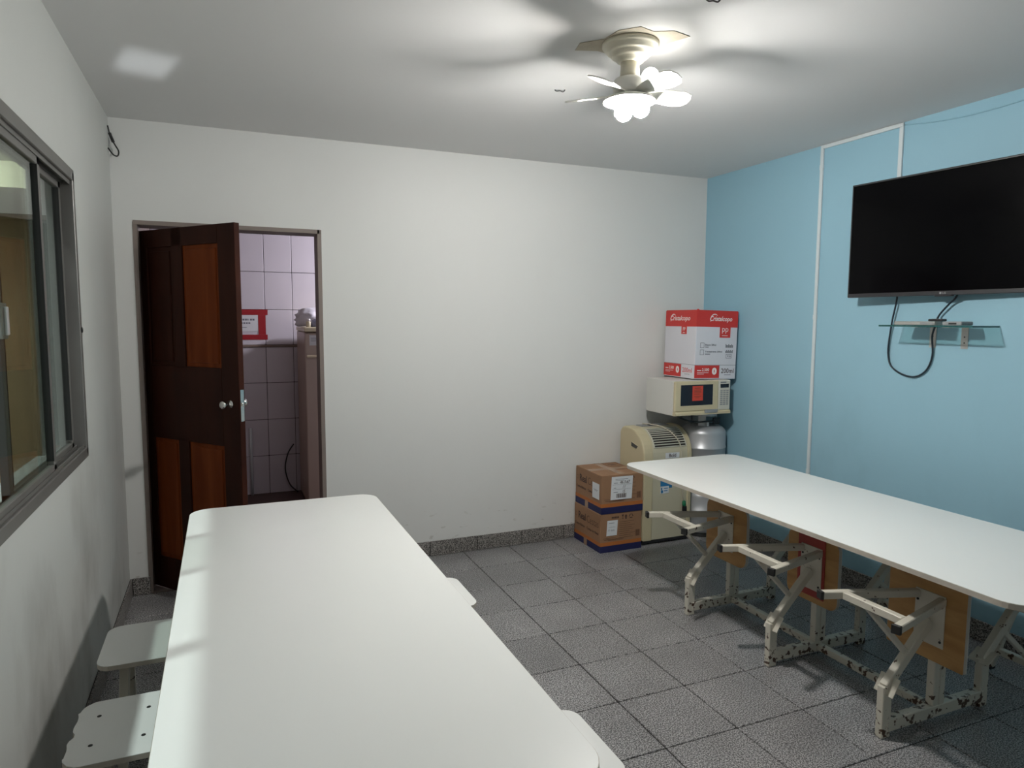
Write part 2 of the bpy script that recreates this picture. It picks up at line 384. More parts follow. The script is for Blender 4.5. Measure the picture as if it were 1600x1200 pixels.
for i in range(-7, 7):
    for j in range(0, 17):
        x0, x1 = TX + i * T + G, TX + (i + 1) * T - G
        y1, y0 = TY - j * T - G, TY - (j + 1) * T + G
        x0 = max(x0, XL + 0.001); x1 = min(x1, XR - 0.001); y0 = max(y0, YF + 0.001); y1 = min(y1, YB - 0.001)
        if x1 - x0 < 0.02 or y1 - y0 < 0.02: continue
        o = put_tile(floor, x0, x1, y0, y1, -0.0065, 0.0, 'tile')
        if x1 - x0 > 0.33 and y1 - y0 > 0.33:
            o.location.z += random.uniform(-0.0006, 0.0)

DX0, DX1, DZ = -0.435, 0.566, 2.142        # door opening
WY0, WY1, WZ0, WZ1 = 0.62, 3.265, 1.05, 2.185   # window opening
struct(MB().box((XL - WT, YF - WT, H), (XR + WT, YB, H + 0.12)).build('ceiling', M['ceiling']))
wb = MB()
wb.box((XL - WT, YB, -0.12), (DX0, YB + WT, H + 0.12)); wb.box((DX1, YB, -0.12), (XR + WT, YB + WT, H + 0.12)); wb.box((DX0, YB, DZ), (DX1, YB + WT, H + 0.12))
wall_back = struct(wb.build('wall_back', M['white_wall']))
wl = MB()
wl.box((XL - WT, YF, -0.12), (XL, WY0, H)); wl.box((XL - WT, WY1, -0.12), (XL, YB, H)); wl.box((XL - WT, WY0, -0.12), (XL, WY1, WZ0)); wl.box((XL - WT, WY0, WZ1), (XL, WY1, H))
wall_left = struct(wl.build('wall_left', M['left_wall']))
wall_right = struct(MB().box((XR, YF, -0.12), (XR + WT, YB, H)).build('wall_right', M['blue_wall']))
wall_front = struct(MB().box((XL - WT, YF - WT, -0.12), (XR + WT, YF, H)).build('wall_front', M['white_wall']))

# skirting: granite pieces, one per floor tile
bb = struct(MB().box((DX1 + 0.001, YB - 0.004, 0.0), (XR - 0.02, YB - 0.0005, 0.10)).build('baseboard_back', M['grout']))
for i in range(-3, 6):
    x0, x1 = TX + i * T + 0.10 + G, TX + (i + 1) * T + 0.10 - G
    x0 = max(x0, DX1 + 0.002); x1 = min(x1, XR - 0.018)
    if x1 - x0 > 0.03: put_tile(bb, x0, x1, YB - 0.012, YB - 0.004, 0.001, 0.105, 'skirting', 'skirting_tile')
bbl = struct(MB().box((XL + 0.0005, YB - 0.004, 0.0), (DX0 - 0.001, YB - 0.0005, 0.10)).build('baseboard_back_left', M['grout']))
put_tile(bbl, XL + 0.013, DX0 - 0.002, YB - 0.012, YB - 0.004, 0.001, 0.105, 'skirting', 'skirting_tile')
for nm, xa, xb in (('baseboard_left', XL + 0.0005, XL + 0.004), ('baseboard_right', XR - 0.004, XR - 0.0005)):
    b_ = struct(MB().box((xa, YF + 0.001, 0.0), (xb, YB - 0.014, 0.10)).build(nm, M['grout']))
    for j in range(0, 16):
        y1, y0 = TY - j * T - G, TY - (j + 1) * T + G
        y1 = min(y1, YB - 0.014); y0 = max(y0, YF + 0.002)
        if y1 - y0 < 0.03: continue
        if nm == 'baseboard_left': put_tile(b_, XL + 0.004, XL + 0.012, y0, y1, 0.001, 0.105, 'skirting', 'skirting_tile')
        else: put_tile(b_, XR - 0.012, XR - 0.004, y0, y1, 0.001, 0.105, 'skirting', 'skirting_tile')

# door frame lining and threshold
jm = MB(); jt = 0.012
jm.box((DX0, YB + 0.002, 0.0), (DX0 + jt, YB + WT + 0.01, DZ)); jm.box((DX1 - jt, YB - 0.004, 0.0), (DX1 + 0.012, YB + WT + 0.01, DZ + 0.012)); jm.box((DX0 - 0.008, YB - 0.004, DZ - jt), (DX1, YB + WT + 0.01, DZ + 0.012)); jm.box((DX0 - 0.010, YB - 0.003, 0.0), (DX0 + 0.002, YB + 0.02, DZ + 0.004))
struct(jm.build('trim_1', M['jamb']))
struct(MB().box((DX0 + 0.001, YB, -0.12), (DX1 - 0.001, YB + WT, -0.001)).box((DX0 + 0.013, YB + 0.002, -0.001), (DX1 - 0.013, YB + 0.022, 0.008), 0.002).build('trim_2', M['jamb']))

# door leaf, standing ajar into the room
door = struct(thing('door_1', None, None, (DX0 + 0.014, YB + 0.135, 0.012), (0, 0, -math.atan2(0.785, 0.62))))
LW, LH, LT = 0.815, 2.095, 0.034
# leaf local: x along the leaf, y thickness (visible face is y<0), z up
st = MB()
def rail(x0, z0, x1, z1): st.box((x0, -LT/2, z0), (x1, LT/2, z1), 0.002, 1)
rail(0, 0, 0.075, LH); rail(LW - 0.135, 0, LW, LH); rail(0.295, 0.0, 0.385, 0.92); rail(0.295, 1.31, 0.385, LH)
rail(0.075, 0, LW - 0.135, 0.19); rail(0.075, 0.905, LW - 0.135, 1.33); rail(0.075, 1.995, LW - 0.135, LH)
st.build('frame', M['door_dark'], door)
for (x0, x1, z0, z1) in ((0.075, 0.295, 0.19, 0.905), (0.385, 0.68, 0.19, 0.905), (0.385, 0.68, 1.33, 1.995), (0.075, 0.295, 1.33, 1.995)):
    dark = x0 < 0.1 and z0 > 1  # upper hinge-side panel: its shade is put into the colour, as frame wood
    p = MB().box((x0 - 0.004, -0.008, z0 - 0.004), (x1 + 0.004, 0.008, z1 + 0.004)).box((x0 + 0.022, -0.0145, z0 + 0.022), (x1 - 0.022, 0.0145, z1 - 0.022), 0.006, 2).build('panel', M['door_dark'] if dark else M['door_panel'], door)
    if not dark: p['label'] = 'lighter reddish wood panel'
for s in (-1, 1):
    kb = MB(); kb.lathe([(0.021, 0), (0.021, 0.004), (0.010, 0.006), (0.009, 0.028), (0.016, 0.034), (0.023, 0.045), (0.021, 0.058), (0.010, 0.064)] if s > 0 else [(0.021, 0), (0.021, -0.004), (0.010, -0.006), (0.009, -0.028), (0.016, -0.034), (0.023, -0.045), (0.021, -0.058), (0.010, -0.064)], (LW - 0.07, s * LT/2, 1.14), 20, 'y')
    tag(kb.build('door_knob', M['chrome'], door), 'round chrome knob')
MB().box((LW - 0.001, -0.011, 1.05), (LW + 0.0015, 0.011, 1.22)).box((LW, -0.006, 1.13), (LW + 0.009, 0.006, 1.15), 0.002).build('lock_plate', M['chrome'], door)
for z in (0.25, 1.05, 1.85): MB().lathe([(0.006, -0.045), (0.006, 0.045)], (-0.006, LT/2, z), 10).build('hinge', M['gas_dark'], door)

# window in the left wall: grey metal frame, sliding sashes
win = struct(thing('window_1', None, None, (XL, (WY0 + WY1)/2, WZ0)))
wy0, wy1 = WY0 - win.location.y, WY1 - win.location.y; wh = WZ1 - WZ0
fr = MB()
d0, d1 = -0.062, 0.012
fr.box((d0, wy1 - 0.03, 0), (d1, wy1, wh), 0.003, 1); fr.box((d0, wy0, 0), (d1, wy0 + 0.03, wh), 0.003, 1)
fr.box((d0, wy0, wh - 0.035), (d1, wy1, wh), 0.003, 1); fr.box((d0, wy0, 0), (d1, wy1, 0.03), 0.003, 1)
# outer lip on the wall face
fr.box((-0.004, wy0 - 0.012, -0.012), (0.010, wy1 + 0.012, 0.012)); fr.box((-0.004, wy0 - 0.012, wh - 0.012), (0.010, wy1 + 0.012, wh + 0.012)); fr.box((-0.004, wy1 - 0.010, 0), (0.010, wy1 + 0.012, wh)); fr.box((-0.004, wy0 - 0.012, 0), (0.010, wy0 + 0.010, wh))
# tracks
for x in (-0.002, -0.027, -0.052): fr.box((x, wy0 + 0.03, 0.03), (x + 0.004, wy1 - 0.03, 0.042)); fr.box((x, wy0 + 0.03, wh - 0.05), (x + 0.004, wy1 - 0.03, wh - 0.035))
fr.build('window_frame', M['alu'], win)
def sash(ya, yb, x):
    ya -= win.location.y; yb -= win.location.y
    s = MB(); sw = 0.035; z0, z1 = 0.034, wh - 0.04
    s.box((x - 0.011, ya, z0), (x + 0.011, ya + sw, z1), 0.002, 1); s.box((x - 0.011, yb - sw, z0), (x + 0.011, yb, z1), 0.002, 1)
    s.box((x - 0.011, ya, z0), (x + 0.011, yb, z0 + 0.026), 0.002, 1); s.box((x - 0.011, ya, z1 - 0.035), (x + 0.011, yb, z1), 0.002, 1)
    o = s.build('sash', M['alu'], win)
    MB().box((x - 0.002, ya + sw, z0 + 0.026), (x + 0.002, yb - sw, z1 - 0.035)).build('pane', M['pane'], o)
    g_ = MB(); e = 0.004
    for yy in (ya + sw, yb - sw - e): g_.box((x - 0.010, yy, z0 + 0.04), (x + 0.0118, yy + e, z1 - 0.035))
    g_.build('gasket', M['rubber'], o)
    return o
sash(2.30, 3.205, -0.038); sash(1.70, 2.755, -0.013); sash(0.655, 1.75, -0.038)
ly = 2.315 - win.location.y
MB().box((-0.0275, ly - 0.028, 0.50), (-0.018, ly + 0.028, 0.60), 0.003).box((-0.018, ly - 0.010, 0.51), (-0.009, ly + 0.010, 0.59), 0.003).build('latch', M['alu_light'], win)
MB().lathe([(0.011, 0), (0.011, 0.006), (0.004, 0.008)], (0.010, wy1 - 0.014, 0.51), 12, 'x').build('frame_plug', M['rubber'], win)
# outside sill
struct(MB().box((XL - WT - 0.02, WY0, WZ0 - 0.03), (XL - 0.065, WY1, WZ0 + 0.001)).build('trim_3', M['white_wall']))

# ---------------------------------------------------------------- kitchen beyond the door
KY = 6.60
wk = struct(MB().box((XL - WT, KY, -0.12), (2.6, KY + WT, 2.75)).build('wall_kitchen', M['grout']))
zr = [0.0, 0.354, 0.690, 1.027, 1.352]; zt = [1.372, 1.69, 2.027, 2.362, 2.55]
xs = [-0.54, -0.35, -0.106, 0.133 - 0.011, 0.366 - 0.008, 0.596, 0.81, 1.045, 1.28, 1.515, 1.75]
for zz in (zr, zt):
    for a, b in zip(zz[:-1], zz[1:]):
        for c, d in zip(xs[:-1], xs[1:]):
            put_tile(wk, c + 0.002, d - 0.002, KY - 0.008, KY, a + 0.002, b - 0.002, 'kitchen_tile', 'wall_tile')
MB().box((XL, KY - 0.016, 1.352), (2.6, KY, 1.372), 0.004, 1).build('border_strip', M['kitchen_ledge'], wk)
struct(MB().box((XL - WT, YB + WT, -0.12), (2.6, KY, -0.001)).build('floor_kitchen', M['kitchen_floor']))
struct(MB().box((XL - WT, YB + WT, 2.70), (2.6 + WT, KY + WT, 2.82)).build('ceiling_kitchen', M['jamb']))
struct(MB().box((XL - WT, YB + WT, -0.12), (XL, KY, 2.75)).build('wall_kitchen_left', M['jamb']))
struct(MB().box((2.6, YB + WT, -0.12), (2.6 + WT, KY + WT, 2.75)).build('wall_kitchen_right', M['jamb']))

# ---------------------------------------------------------------- passage outside the window
PX = -2.5
struct(MB().box((PX, -1.5, -0.14), (XL - WT, 9.0, 0.0)).build('floor_passage', M['passage_floor']))
struct(MB().box((PX, 8.9, 0.0), (XL - WT, 9.05, 2.9)).build('wall_passage_end', M['passage_wall']))
struct(MB().box((PX - WT, -1.5, 0.0), (PX, 9.0, 2.9)).build('wall_passage', M['passage_wall']))
struct(MB().box((XL - WT - 0.0, YB + WT, 2.82), (XL, 9.0, 2.9)).box((XL - WT, KY + WT, -0.1), (XL, 9.0, 2.82)).build('wall_passage_right', M['passage_wall']))
struct(MB().box((PX - WT, 3.7, 2.70), (XL - WT, 9.0, 2.90)).build('ceiling_passage', M['passage_ceiling']))
struct(MB().box((PX, 5.9, 2.52), (XL - WT, 6.05, 2.70)).build('trim_4', M['passage_ceiling']))

# ---------------------------------------------------------------- refectory tables with swing-out stools
TW, TH = 0.825, 0.75
HA, HZ = 0.285, 0.205            # hinge: distance from the centre line, height
TS = 0.03                         # tube size
BW = 0.165                        # half width of a stool board

def make_stool(root, side, y, folded, radius=0.05, red=False, wide=(BW, BW), chipped_edge=False, screws=False, board_lo=0.27):
    """local frame at the hinge, folded pose: x outward, z up"""
    m = MB(); hz = HZ; ha = HA
    def L(a, z): return (a - ha, z - hz)
    def P(a, y_, z): q = L(a, z); return (q[0], y_, q[1])
    m.bar(P(ha + 0.004, 0, hz - 0.004), P(0.062, 0, 0.43), 0.038, 0.032, (0, 1, 0))                       # arm
    for s in (-1, 1):
        m.bar(P(ha + 0.012, s * 0.022, hz - 0.03), P(ha - 0.028, s * 0.022, hz + 0.035), 0.004, 0.040, (0, 1, 0), 0.001)   # hinge ears
        m.bar(P(0.06, s * 0.050, 0.525), P(0.462, s * 0.165, 0.535), TS, TS)                                 # legs, splayed
    m.bar(P(0.375, -0.128, 0.533), P(0.375, 0.128, 0.533), TS, TS)                                        # cross tube
    m.bar(P(0.372, -0.03, 0.525), P(0.17, 0, 0.305), 0.022, 0.022, (0, 1, 0))                             # brace
    fr_ = m.build('stool_frame', M['enamel'], root)
    MB().box((P(0.056, 0, 0)[0], -0.062, 0.335 - hz), (P(0.061, 0, 0)[0], 0.062, 0.545 - hz), 0.001, 1).build('mounting_plate', M['enamel'], fr_)
    bx1 = P(0.056, 0, 0)[0] - (0.006 if red else 0.0); bx0 = bx1 - 0.016
    out = rrect(-wide[0], board_lo - hz, wide[1], 0.60 - hz, radius)
    if chipped_edge:
        new = []
        for (a, b) in out:
            if b > 0.60 - hz - 0.03 : b -= random.uniform(0.0, 0.007)
            new.append((a, b))
        # extra ragged points along the outer edge
        top = [p for p in new if p[1] > 0.60 - hz - 0.012]
        top.sort(key=lambda p: -p[0]); x_a, x_b = top[0][0], top[-1][0]
        rag = [(x_a + (x_b - x_a) * k / 16, 0.60 - hz - abs(math.sin(k * 0.63)) * 0.004 - random.uniform(0, 0.0025) - (0.007 if k in (7, 8) else 0)) for k in range(1, 16)]
        i1 = max(i for i, p in enumerate(new) if p in top and p[0] > 0); new = new[:i1 + 1] + rag + new[i1 + 1:]
        out = new
    bo = MB().prism(out, bx0, bx1 - 0.001, 0).build('seat_board', M['edge'], fr_)
    MB().prism([(a * 0.985, b) for a, b in out], bx1 - 0.001, bx1, 0).build('underside_veneer', M['plywood'], fr_)['label'] = 'bare wooden underside'
    MB().prism(out, bx0 - 0.0015, bx0, 0).build('seat_laminate', M['laminate'], fr_)['label'] = 'white laminate seat face'
    sc = MB()
    for (yy, zz) in ((-0.05, 0.36), (0.05, 0.36), (-0.05, 0.50), (0.05, 0.50)):
        sc.lathe([(0.005, 0), (0.005, 0.003)], (P(0.061, 0, 0)[0], yy, zz - hz), 8, 'x')
    sc.build('bolts', M['rubber'], fr_)['kind'] = 'stuff'
    if screws:
        s2_ = MB()
        for (yy, zz) in ((-0.075, 0.412), (0.075, 0.412), (-0.075, 0.540), (0.075, 0.540)):
            s2_.lathe([(0.006, -0.001), (0.006, 0)], (bx0 - 0.0015, yy, zz - hz), 10, 'x')
        s2_.build('screw_heads', M['rubber'], fr_)['kind'] = 'stuff'
    if red:
        MB().box((bx1, -0.085, 0.30 - hz), (bx1 + 0.006, 0.075, 0.60 - hz), 0.001, 1).build('reinforcement_board', M['red_paint'], fr_)['label'] = 'red painted board behind the mounting plate'
    for s in (-1, 1):
        d = Vector((0.402, s * 0.115, 0.010)).normalized(); a = Vector(P(0.462, s * 0.165, 0.535))
        MB().bar(a - d * 0.004, a + d * 0.010, TS + 0.003, TS + 0.003, (0, 0, 1), 0.002).build('leg_cap', M['rubber'], fr_)
    place_stool(fr_, side, y, folded)
    return fr_
def place_stool(fr_, side, y, folded):
    fr_.location = (side * HA, y, HZ)
    fr_.rotation_euler = (0, 0 if folded else PI / 2, 0 if side > 0 else PI)

def make_table(loc, label, y0, y1, bases, stools):
    root = thing('refectory_table', label, 'table', loc, group='white refectory tables with swing-out stools')
    ly0, ly1 = y0 - loc[1], y1 - loc[1]
    o = rrect(-TW/2, ly0, TW/2, ly1, 0.085, 8)
    oi = rrect(-TW/2 + 0.0015, ly0 + 0.0015, TW/2 - 0.0015, ly1 - 0.0015, 0.084, 8)
    tp = MB().prism(o, TH - 0.020, TH - 0.0015, 2).build('tabletop', M['edge'], root)
    MB().prism(oi, TH - 0.0015, TH, 2).build('laminate_surface', M['laminate'], tp)['label'] = 'white laminate surface'
    # frame under the top
    f = MB()
    f.bar((-0.14, bases[-1] - 0.2, TH - 0.036), (-0.14, bases[0] + 0.2, TH - 0.036), TS, TS); f.bar((0.14, bases[-1] - 0.2, TH - 0.036), (0.14, bases[0] + 0.2, TH - 0.036), TS, TS)
    for b in bases: f.bar((-0.33, b, TH - 0.038), (0.33, b, TH - 0.038), TS, TS)
    f.build('top_frame', M['enamel'], root)
    for k, b in enumerate(bases):
        q = MB(); q.box((-0.285, b - 0.018, 0.022), (0.285, b + 0.018, 0.072), 0.003, 1); q.build('cross_bar', M['enamel'], root)
        for s in (-1, 1):
            MB().box((s * 0.265, b - 0.016, 0.0), (s * 0.312, b + 0.016, HZ + 0.004), 0.003, 1).build('foot_post', M['enamel'], root)
        MB().box((-0.034, b - 0.02, 0.072), (-0.001, b + 0.014, TH - 0.02), 0.003, 1).box((0.001, b - 0.02, 0.072), (0.034, b + 0.014, TH - 0.02), 0.003, 1).build('centre_post', M['enamel'], root)
    f = MB(); f.box((-0.016, bases[-1], 0.030), (0.016, bases[0], 0.062), 0.003, 1); f.build('floor_rail', M['enamel'], root)
    for s_ in stools: s_(root)
    return root

tl = (0.252, 2.20, 0.0)
lb = [2.70 - 2.20, 2.14 - 2.20, 1.565 - 2.20]
def left_stools(root):
    proto = make_stool(root, -1, lb[0], False)
    place_stool(copy_tree(proto, root), 1, lb[0], False)
    place_stool(copy_tree(proto, root), 1, lb[1], True)
    place_stool(copy_tree(proto, root), 1, lb[2], False)
    place_stool(copy_tree(proto, root), -1, lb[2], False)
    c = make_stool(root, -1, lb[1], False, chipped_edge=True, screws=True)
    c['label'] = 'stool with chipped seat edge and four exposed screws'
make_table(tl, 'white table in front of the open door, its stools swung out', 1.055, 3.335, lb, [left_stools])
tr = (2.606, 2.36, 0.0)
rb = [2.965 - 2.36, 0.0, 1.765 - 2.36]
def right_stools(root):
    proto = make_stool(root, -1, rb[0], True)
    c = make_stool(root, -1, rb[1], True, radius=0.045, red=True, wide=(0.155, 0.150)); c['label'] = 'folded stool with a red reinforcement board'
    c = make_stool(root, -1, rb[2], True, radius=0.006, wide=(0.185, 0.145)); c['label'] = 'folded stool with a square-cornered board'
    for b in rb: place_stool(copy_tree(proto, root), 1, b, False)
make_table(tr, 'white table along the blue wall, its stools folded up underneath', 1.225, 3.49, rb, [right_stools])

# ---------------------------------------------------------------- ceiling fan with lamps
FX, FY = 1.524, 2.42
fan = thing('ceiling_fan', 'small five-bladed ceiling fan with its lamp switched on', 'ceiling fan', (FX, FY, H))
MB().lathe([(0.112, -0.001), (0.112, -0.012), (0.106, -0.020), (0.096, -0.022), (0.094, -0.034), (0.086, -0.040), (0.076, -0.042), (0.074, -0.052), (0.066, -0.058), (0.056, -0.060), (0.052, -0.070), (0.042, -0.076)], n=48).build('canopy', M['fan_cream'], fan)
MB().lathe([(0.036, -0.074), (0.038, -0.120), (0.040, -0.132)], n=32).build('down_tube', M['fan_cream'], fan)
MB().lathe([(0.042, -0.132), (0.058, -0.138), (0.066, -0.150), (0.066, -0.180), (0.060, -0.192), (0.046, -0.198)], n=40).build('motor_housing', M['fan_white'], fan)
for k in range(5):
    a = math.radians(-8 + 72 * k)
    pts = [(0.05, -0.020), (0.12, -0.036), (0.18, -0.046), (0.225, -0.047), (0.255, -0.034), (0.266, -0.008), (0.262, 0.020), (0.242, 0.040), (0.20, 0.046), (0.13, 0.034), (0.05, 0.020)]
    m_ = MB().prism(pts, -0.0025, 0.0025, 2)
    bmesh.ops.rotate(m_.bm, verts=m_.bm.verts[:], cent=(0, 0, 0), matrix=Matrix.Rotation(math.radians(-20), 3, 'X'))
    bmesh.ops.translate(m_.bm, verts=m_.bm.verts[:], vec=(0, 0, -0.195))
    bmesh.ops.rotate(m_.bm, verts=m_.bm.verts[:], cent=(0, 0, 0), matrix=Matrix.Rotation(a, 3, 'Z'))
    m_.build('blade', M['fan_white'], fan)
MB().lathe([(0.062, -0.200), (0.096, -0.213), (0.105, -0.2245), (0.103, -0.2255), (0.092, -0.221), (0.062, -0.220)], n=32).build('lamp_holder', M['fan_white'], fan)  # disc flared wide to hold lamp light off the ceiling and upper walls
def globe(cx, cy, cz, r_, nm, mt):
    g = [(r_ * math.sin(0.1 + (PI - 0.2) * k / 12), cz + r_ * math.cos(0.1 + (PI - 0.2) * k / 12)) for k in range(13)]
    MB().lathe(g, (cx, cy, 0), n=28).build(nm, M[mt], fan)
for k in range(3):
    a = math.radians(-35 + 120 * k); globe(0.046 * math.cos(a), 0.046 * math.sin(a), -0.253, 0.034, 'lamp_globe', 'lit')
globe(0.072, -0.036, -0.128, 0.034, 'lamp_bulb', 'lit_low')
MB().bar((0.050, -0.024, -0.160), (0.072, -0.036, -0.156), 0.02, 0.012).build('bulb_arm', M['fan_white'], fan)

# broken plaster around the fan rose
pp = [(-0.20, 0.16), (-0.10, 0.125), (-0.02, 0.14), (0.06, 0.09), (0.14, 0.04), (0.16, -0.08), (0.20, -0.17), (0.10, -0.19), (0.02, -0.15), (-0.06, -0.17), (-0.13, -0.10), (-0.14, 0.0), (-0.22, 0.08)]
tag(MB().prism([(FX + a * 0.85, FY + b * 0.9) for a, b in pp], H - 0.0025, H - 0.0003, 2).build('plaster_patch', M['plaster']), 'rough yellowed plaster patch around the ceiling fan rose', 'plaster patch')

def ceiling_hook(x, y, lab):
    o = MB().tube([(x - 0.022, y + 0.01, H - 0.001), (x - 0.015, y + 0.005, H - 0.008), (x, y, H - 0.006), (x + 0.014, y - 0.006, H - 0.010), (x + 0.022, y - 0.01, H - 0.001)], 0.003, 6, 3).build('ceiling_hook', M['gas_dark'])
    tag(o, lab, 'hook', 'hooks left in the ceiling')
ceiling_hook(1.515, 3.018, 'small dark hook in the ceiling left of the fan')
ceiling_hook(1.576, 1.985, 'small dark hook in the ceiling at the top picture edge')

# ---------------------------------------------------------------- corner stack
# gas bottles
def gas(loc, lab):
    r = thing('gas_cylinder', lab, 'gas cylinder', loc, group='silver gas cylinders stacked in the corner')
    R_ = 0.166
    prof = [(0.115, 0.030)]
    for k in range(1, 7):
        a = PI/2 * k / 6; prof.append((0.115 + 0.051 * math.sin(a), 0.030 + 0.055 * (1 - math.cos(a))))
    prof += [(R_, 0.195), (R_ + 0.003, 0.198), (R_ + 0.003, 0.206), (R_, 0.209), (R_, 0.305)]
    for k in range(1, 8):
        a = PI/2 * k / 7; prof.append((0.080 + 0.086 * math.cos(a), 0.305 + 0.062 * math.sin(a)))
    prof.append((0.03, 0.372))
    MB().lathe(prof, n=48).build('body', M['gas'], r)
    MB().lathe([(0.118, 0.0), (0.126, 0.002), (0.122, 0.045), (0.116, 0.045)], n=40).build('foot_ring', M['gas_dark'], r)
    # guard collar: open band with hand holes
    cb = MB()
    for a0, a1, z0, z1 in ((-250, 70, 0.435, 0.468), (-250, -215, 0.355, 0.44), (-150, -118, 0.355, 0.44), (-60, -20, 0.355, 0.44), (40, 70, 0.355, 0.44)):
        n_ = max(4, int((a1 - a0) / 8))
        for k in range(n_):
            A, B = math.radians(a0 + (a1 - a0) * k / n_), math.radians(a0 + (a1 - a0) * (k + 1) / n_)
            ro, ri = 0.098, 0.094
            cb.prism([(ro * math.cos(A), ro * math.sin(A)), (ro * math.cos(B), ro * math.sin(B)), (ri * math.cos(B), ri * math.sin(B)), (ri * math.cos(A), ri * math.sin(A))], z0, z1, 2)
    cb.build('guard_collar', M['gas'], r)
    MB().lathe([(0.018, 0.370), (0.018, 0.392), (0.012, 0.396), (0.012, 0.415)], n=16).build('valve', M['gas_dark'], r)
    return r
gas((3.312, 4.140, 0.0), 'lower silver gas cylinder standing on the floor in the corner')
g2 = gas((3.312, 4.140, 0.469), 'upper silver gas cylinder, directly under the microwave')
plate(g2, 'valve_seal', (-0.050, -0.100, 0.366), (1, 0, 0.0), (0, 0.05, 1), 0.022, 0.028, M['white_print'], 0.002)
MB().box((0.010, -0.104, 0.375), (0.070, -0.090, 0.425), 0.004).build('regulator', M['black'], g2)

# microwave
mw = thing('microwave_oven', 'cream microwave oven with a red note on its door', 'microwave', (2.895, 3.935, 0.9385), (0, 0, math.radians(-1.0)))
MWW, MWD, MWH = 0.478, 0.36, 0.247
MB().box((0.0, 0.022, 0.0), (MWW, MWD, MWH), 0.006, 2).build('casing', M['mw_white'], mw)
md = MB().box((0.002, -0.004, 0.030), (0.372, 0.022, MWH - 0.002), 0.008, 3).build('door', M['cream'], mw)
MB().box((0.048, -0.0055, 0.072), (0.322, -0.003, MWH - 0.028), 0.001, 1).build('door_window', M['mw_glass'], md)
plate(md, 'red_note', (0.145, -0.0058, 0.105), (1, 0, 0.0), (0, 0, 1), 0.090, 0.105, M['red_paper'])
lines(md, 'printed_text', (0.145, -0.0064, 0.105), (1, 0, 0), (0, 0, 1), [(0.018, 0.088, 0.05, 0.005), (0.014, 0.076, 0.062, 0.003), (0.014, 0.066, 0.058, 0.003), (0.014, 0.056, 0.060, 0.003), (0.014, 0.046, 0.05, 0.003), (0.014, 0.030, 0.06, 0.003), (0.02, 0.02, 0.04, 0.003)], M['brown_ink'])
cpn = MB().box((0.373, -0.004, 0.030), (MWW - 0.002, 0.022, MWH - 0.002), 0.006, 2).build('control_panel', M['cream_pale'], mw)
MB().box((0.388, -0.0055, 0.190), (0.462, -0.003, 0.218), 0.001, 1).build('display', M['mw_glass'], cpn)
bt = [(0.388 + 0.026 * a, 0.066 + 0.014 * b, 0.020, 0.009) for a in range(3) for b in range(8)]

kb = MB()
for x, z, a, b in bt: kb.box((x, -0.0052, z), (x + a, -0.0035, z + b))
kb.build('keypad', M['mw_grey'], cpn)['kind'] = 'stuff'
lines(cpn, 'printed_text', (0.388, -0.0042, 0.222), (1, 0, 0), (0, 0, 1), [(0.0, 0.004, 0.05, 0.007)], M['ink_grey'])
MB().prism([(-0.004, 0.030), (-0.012, 0.020), (-0.012, 0.004), (0.022, 0.0), (0.022, 0.030)], 0.002, MWW - 0.002, 0).build('bottom_trim', M['cream'], mw)
MB().box((0.250, -0.0165, 0.014), (0.362, -0.004, 0.040), 0.005, 2).build('door_button', M['mw_grey'], mw)

# cup carton on the microwave
cup = thing('cardboard_box', 'red and white carton of plastic cups on top of the microwave', 'box', (3.085, 3.972, 1.1935), (0, math.radians(1.2), math.radians(-1)))
CW, CD, CH = 0.362, 0.375, 0.488
MB().box((0, 0, 0), (CW, CD, CH), 0.002, 1).build('carton', M['white_box'], cup)
X_, Y_, Z_ = (1, 0, 0), (0, 1, 0), (0, 0, 1); NY = (0, -1, 0)
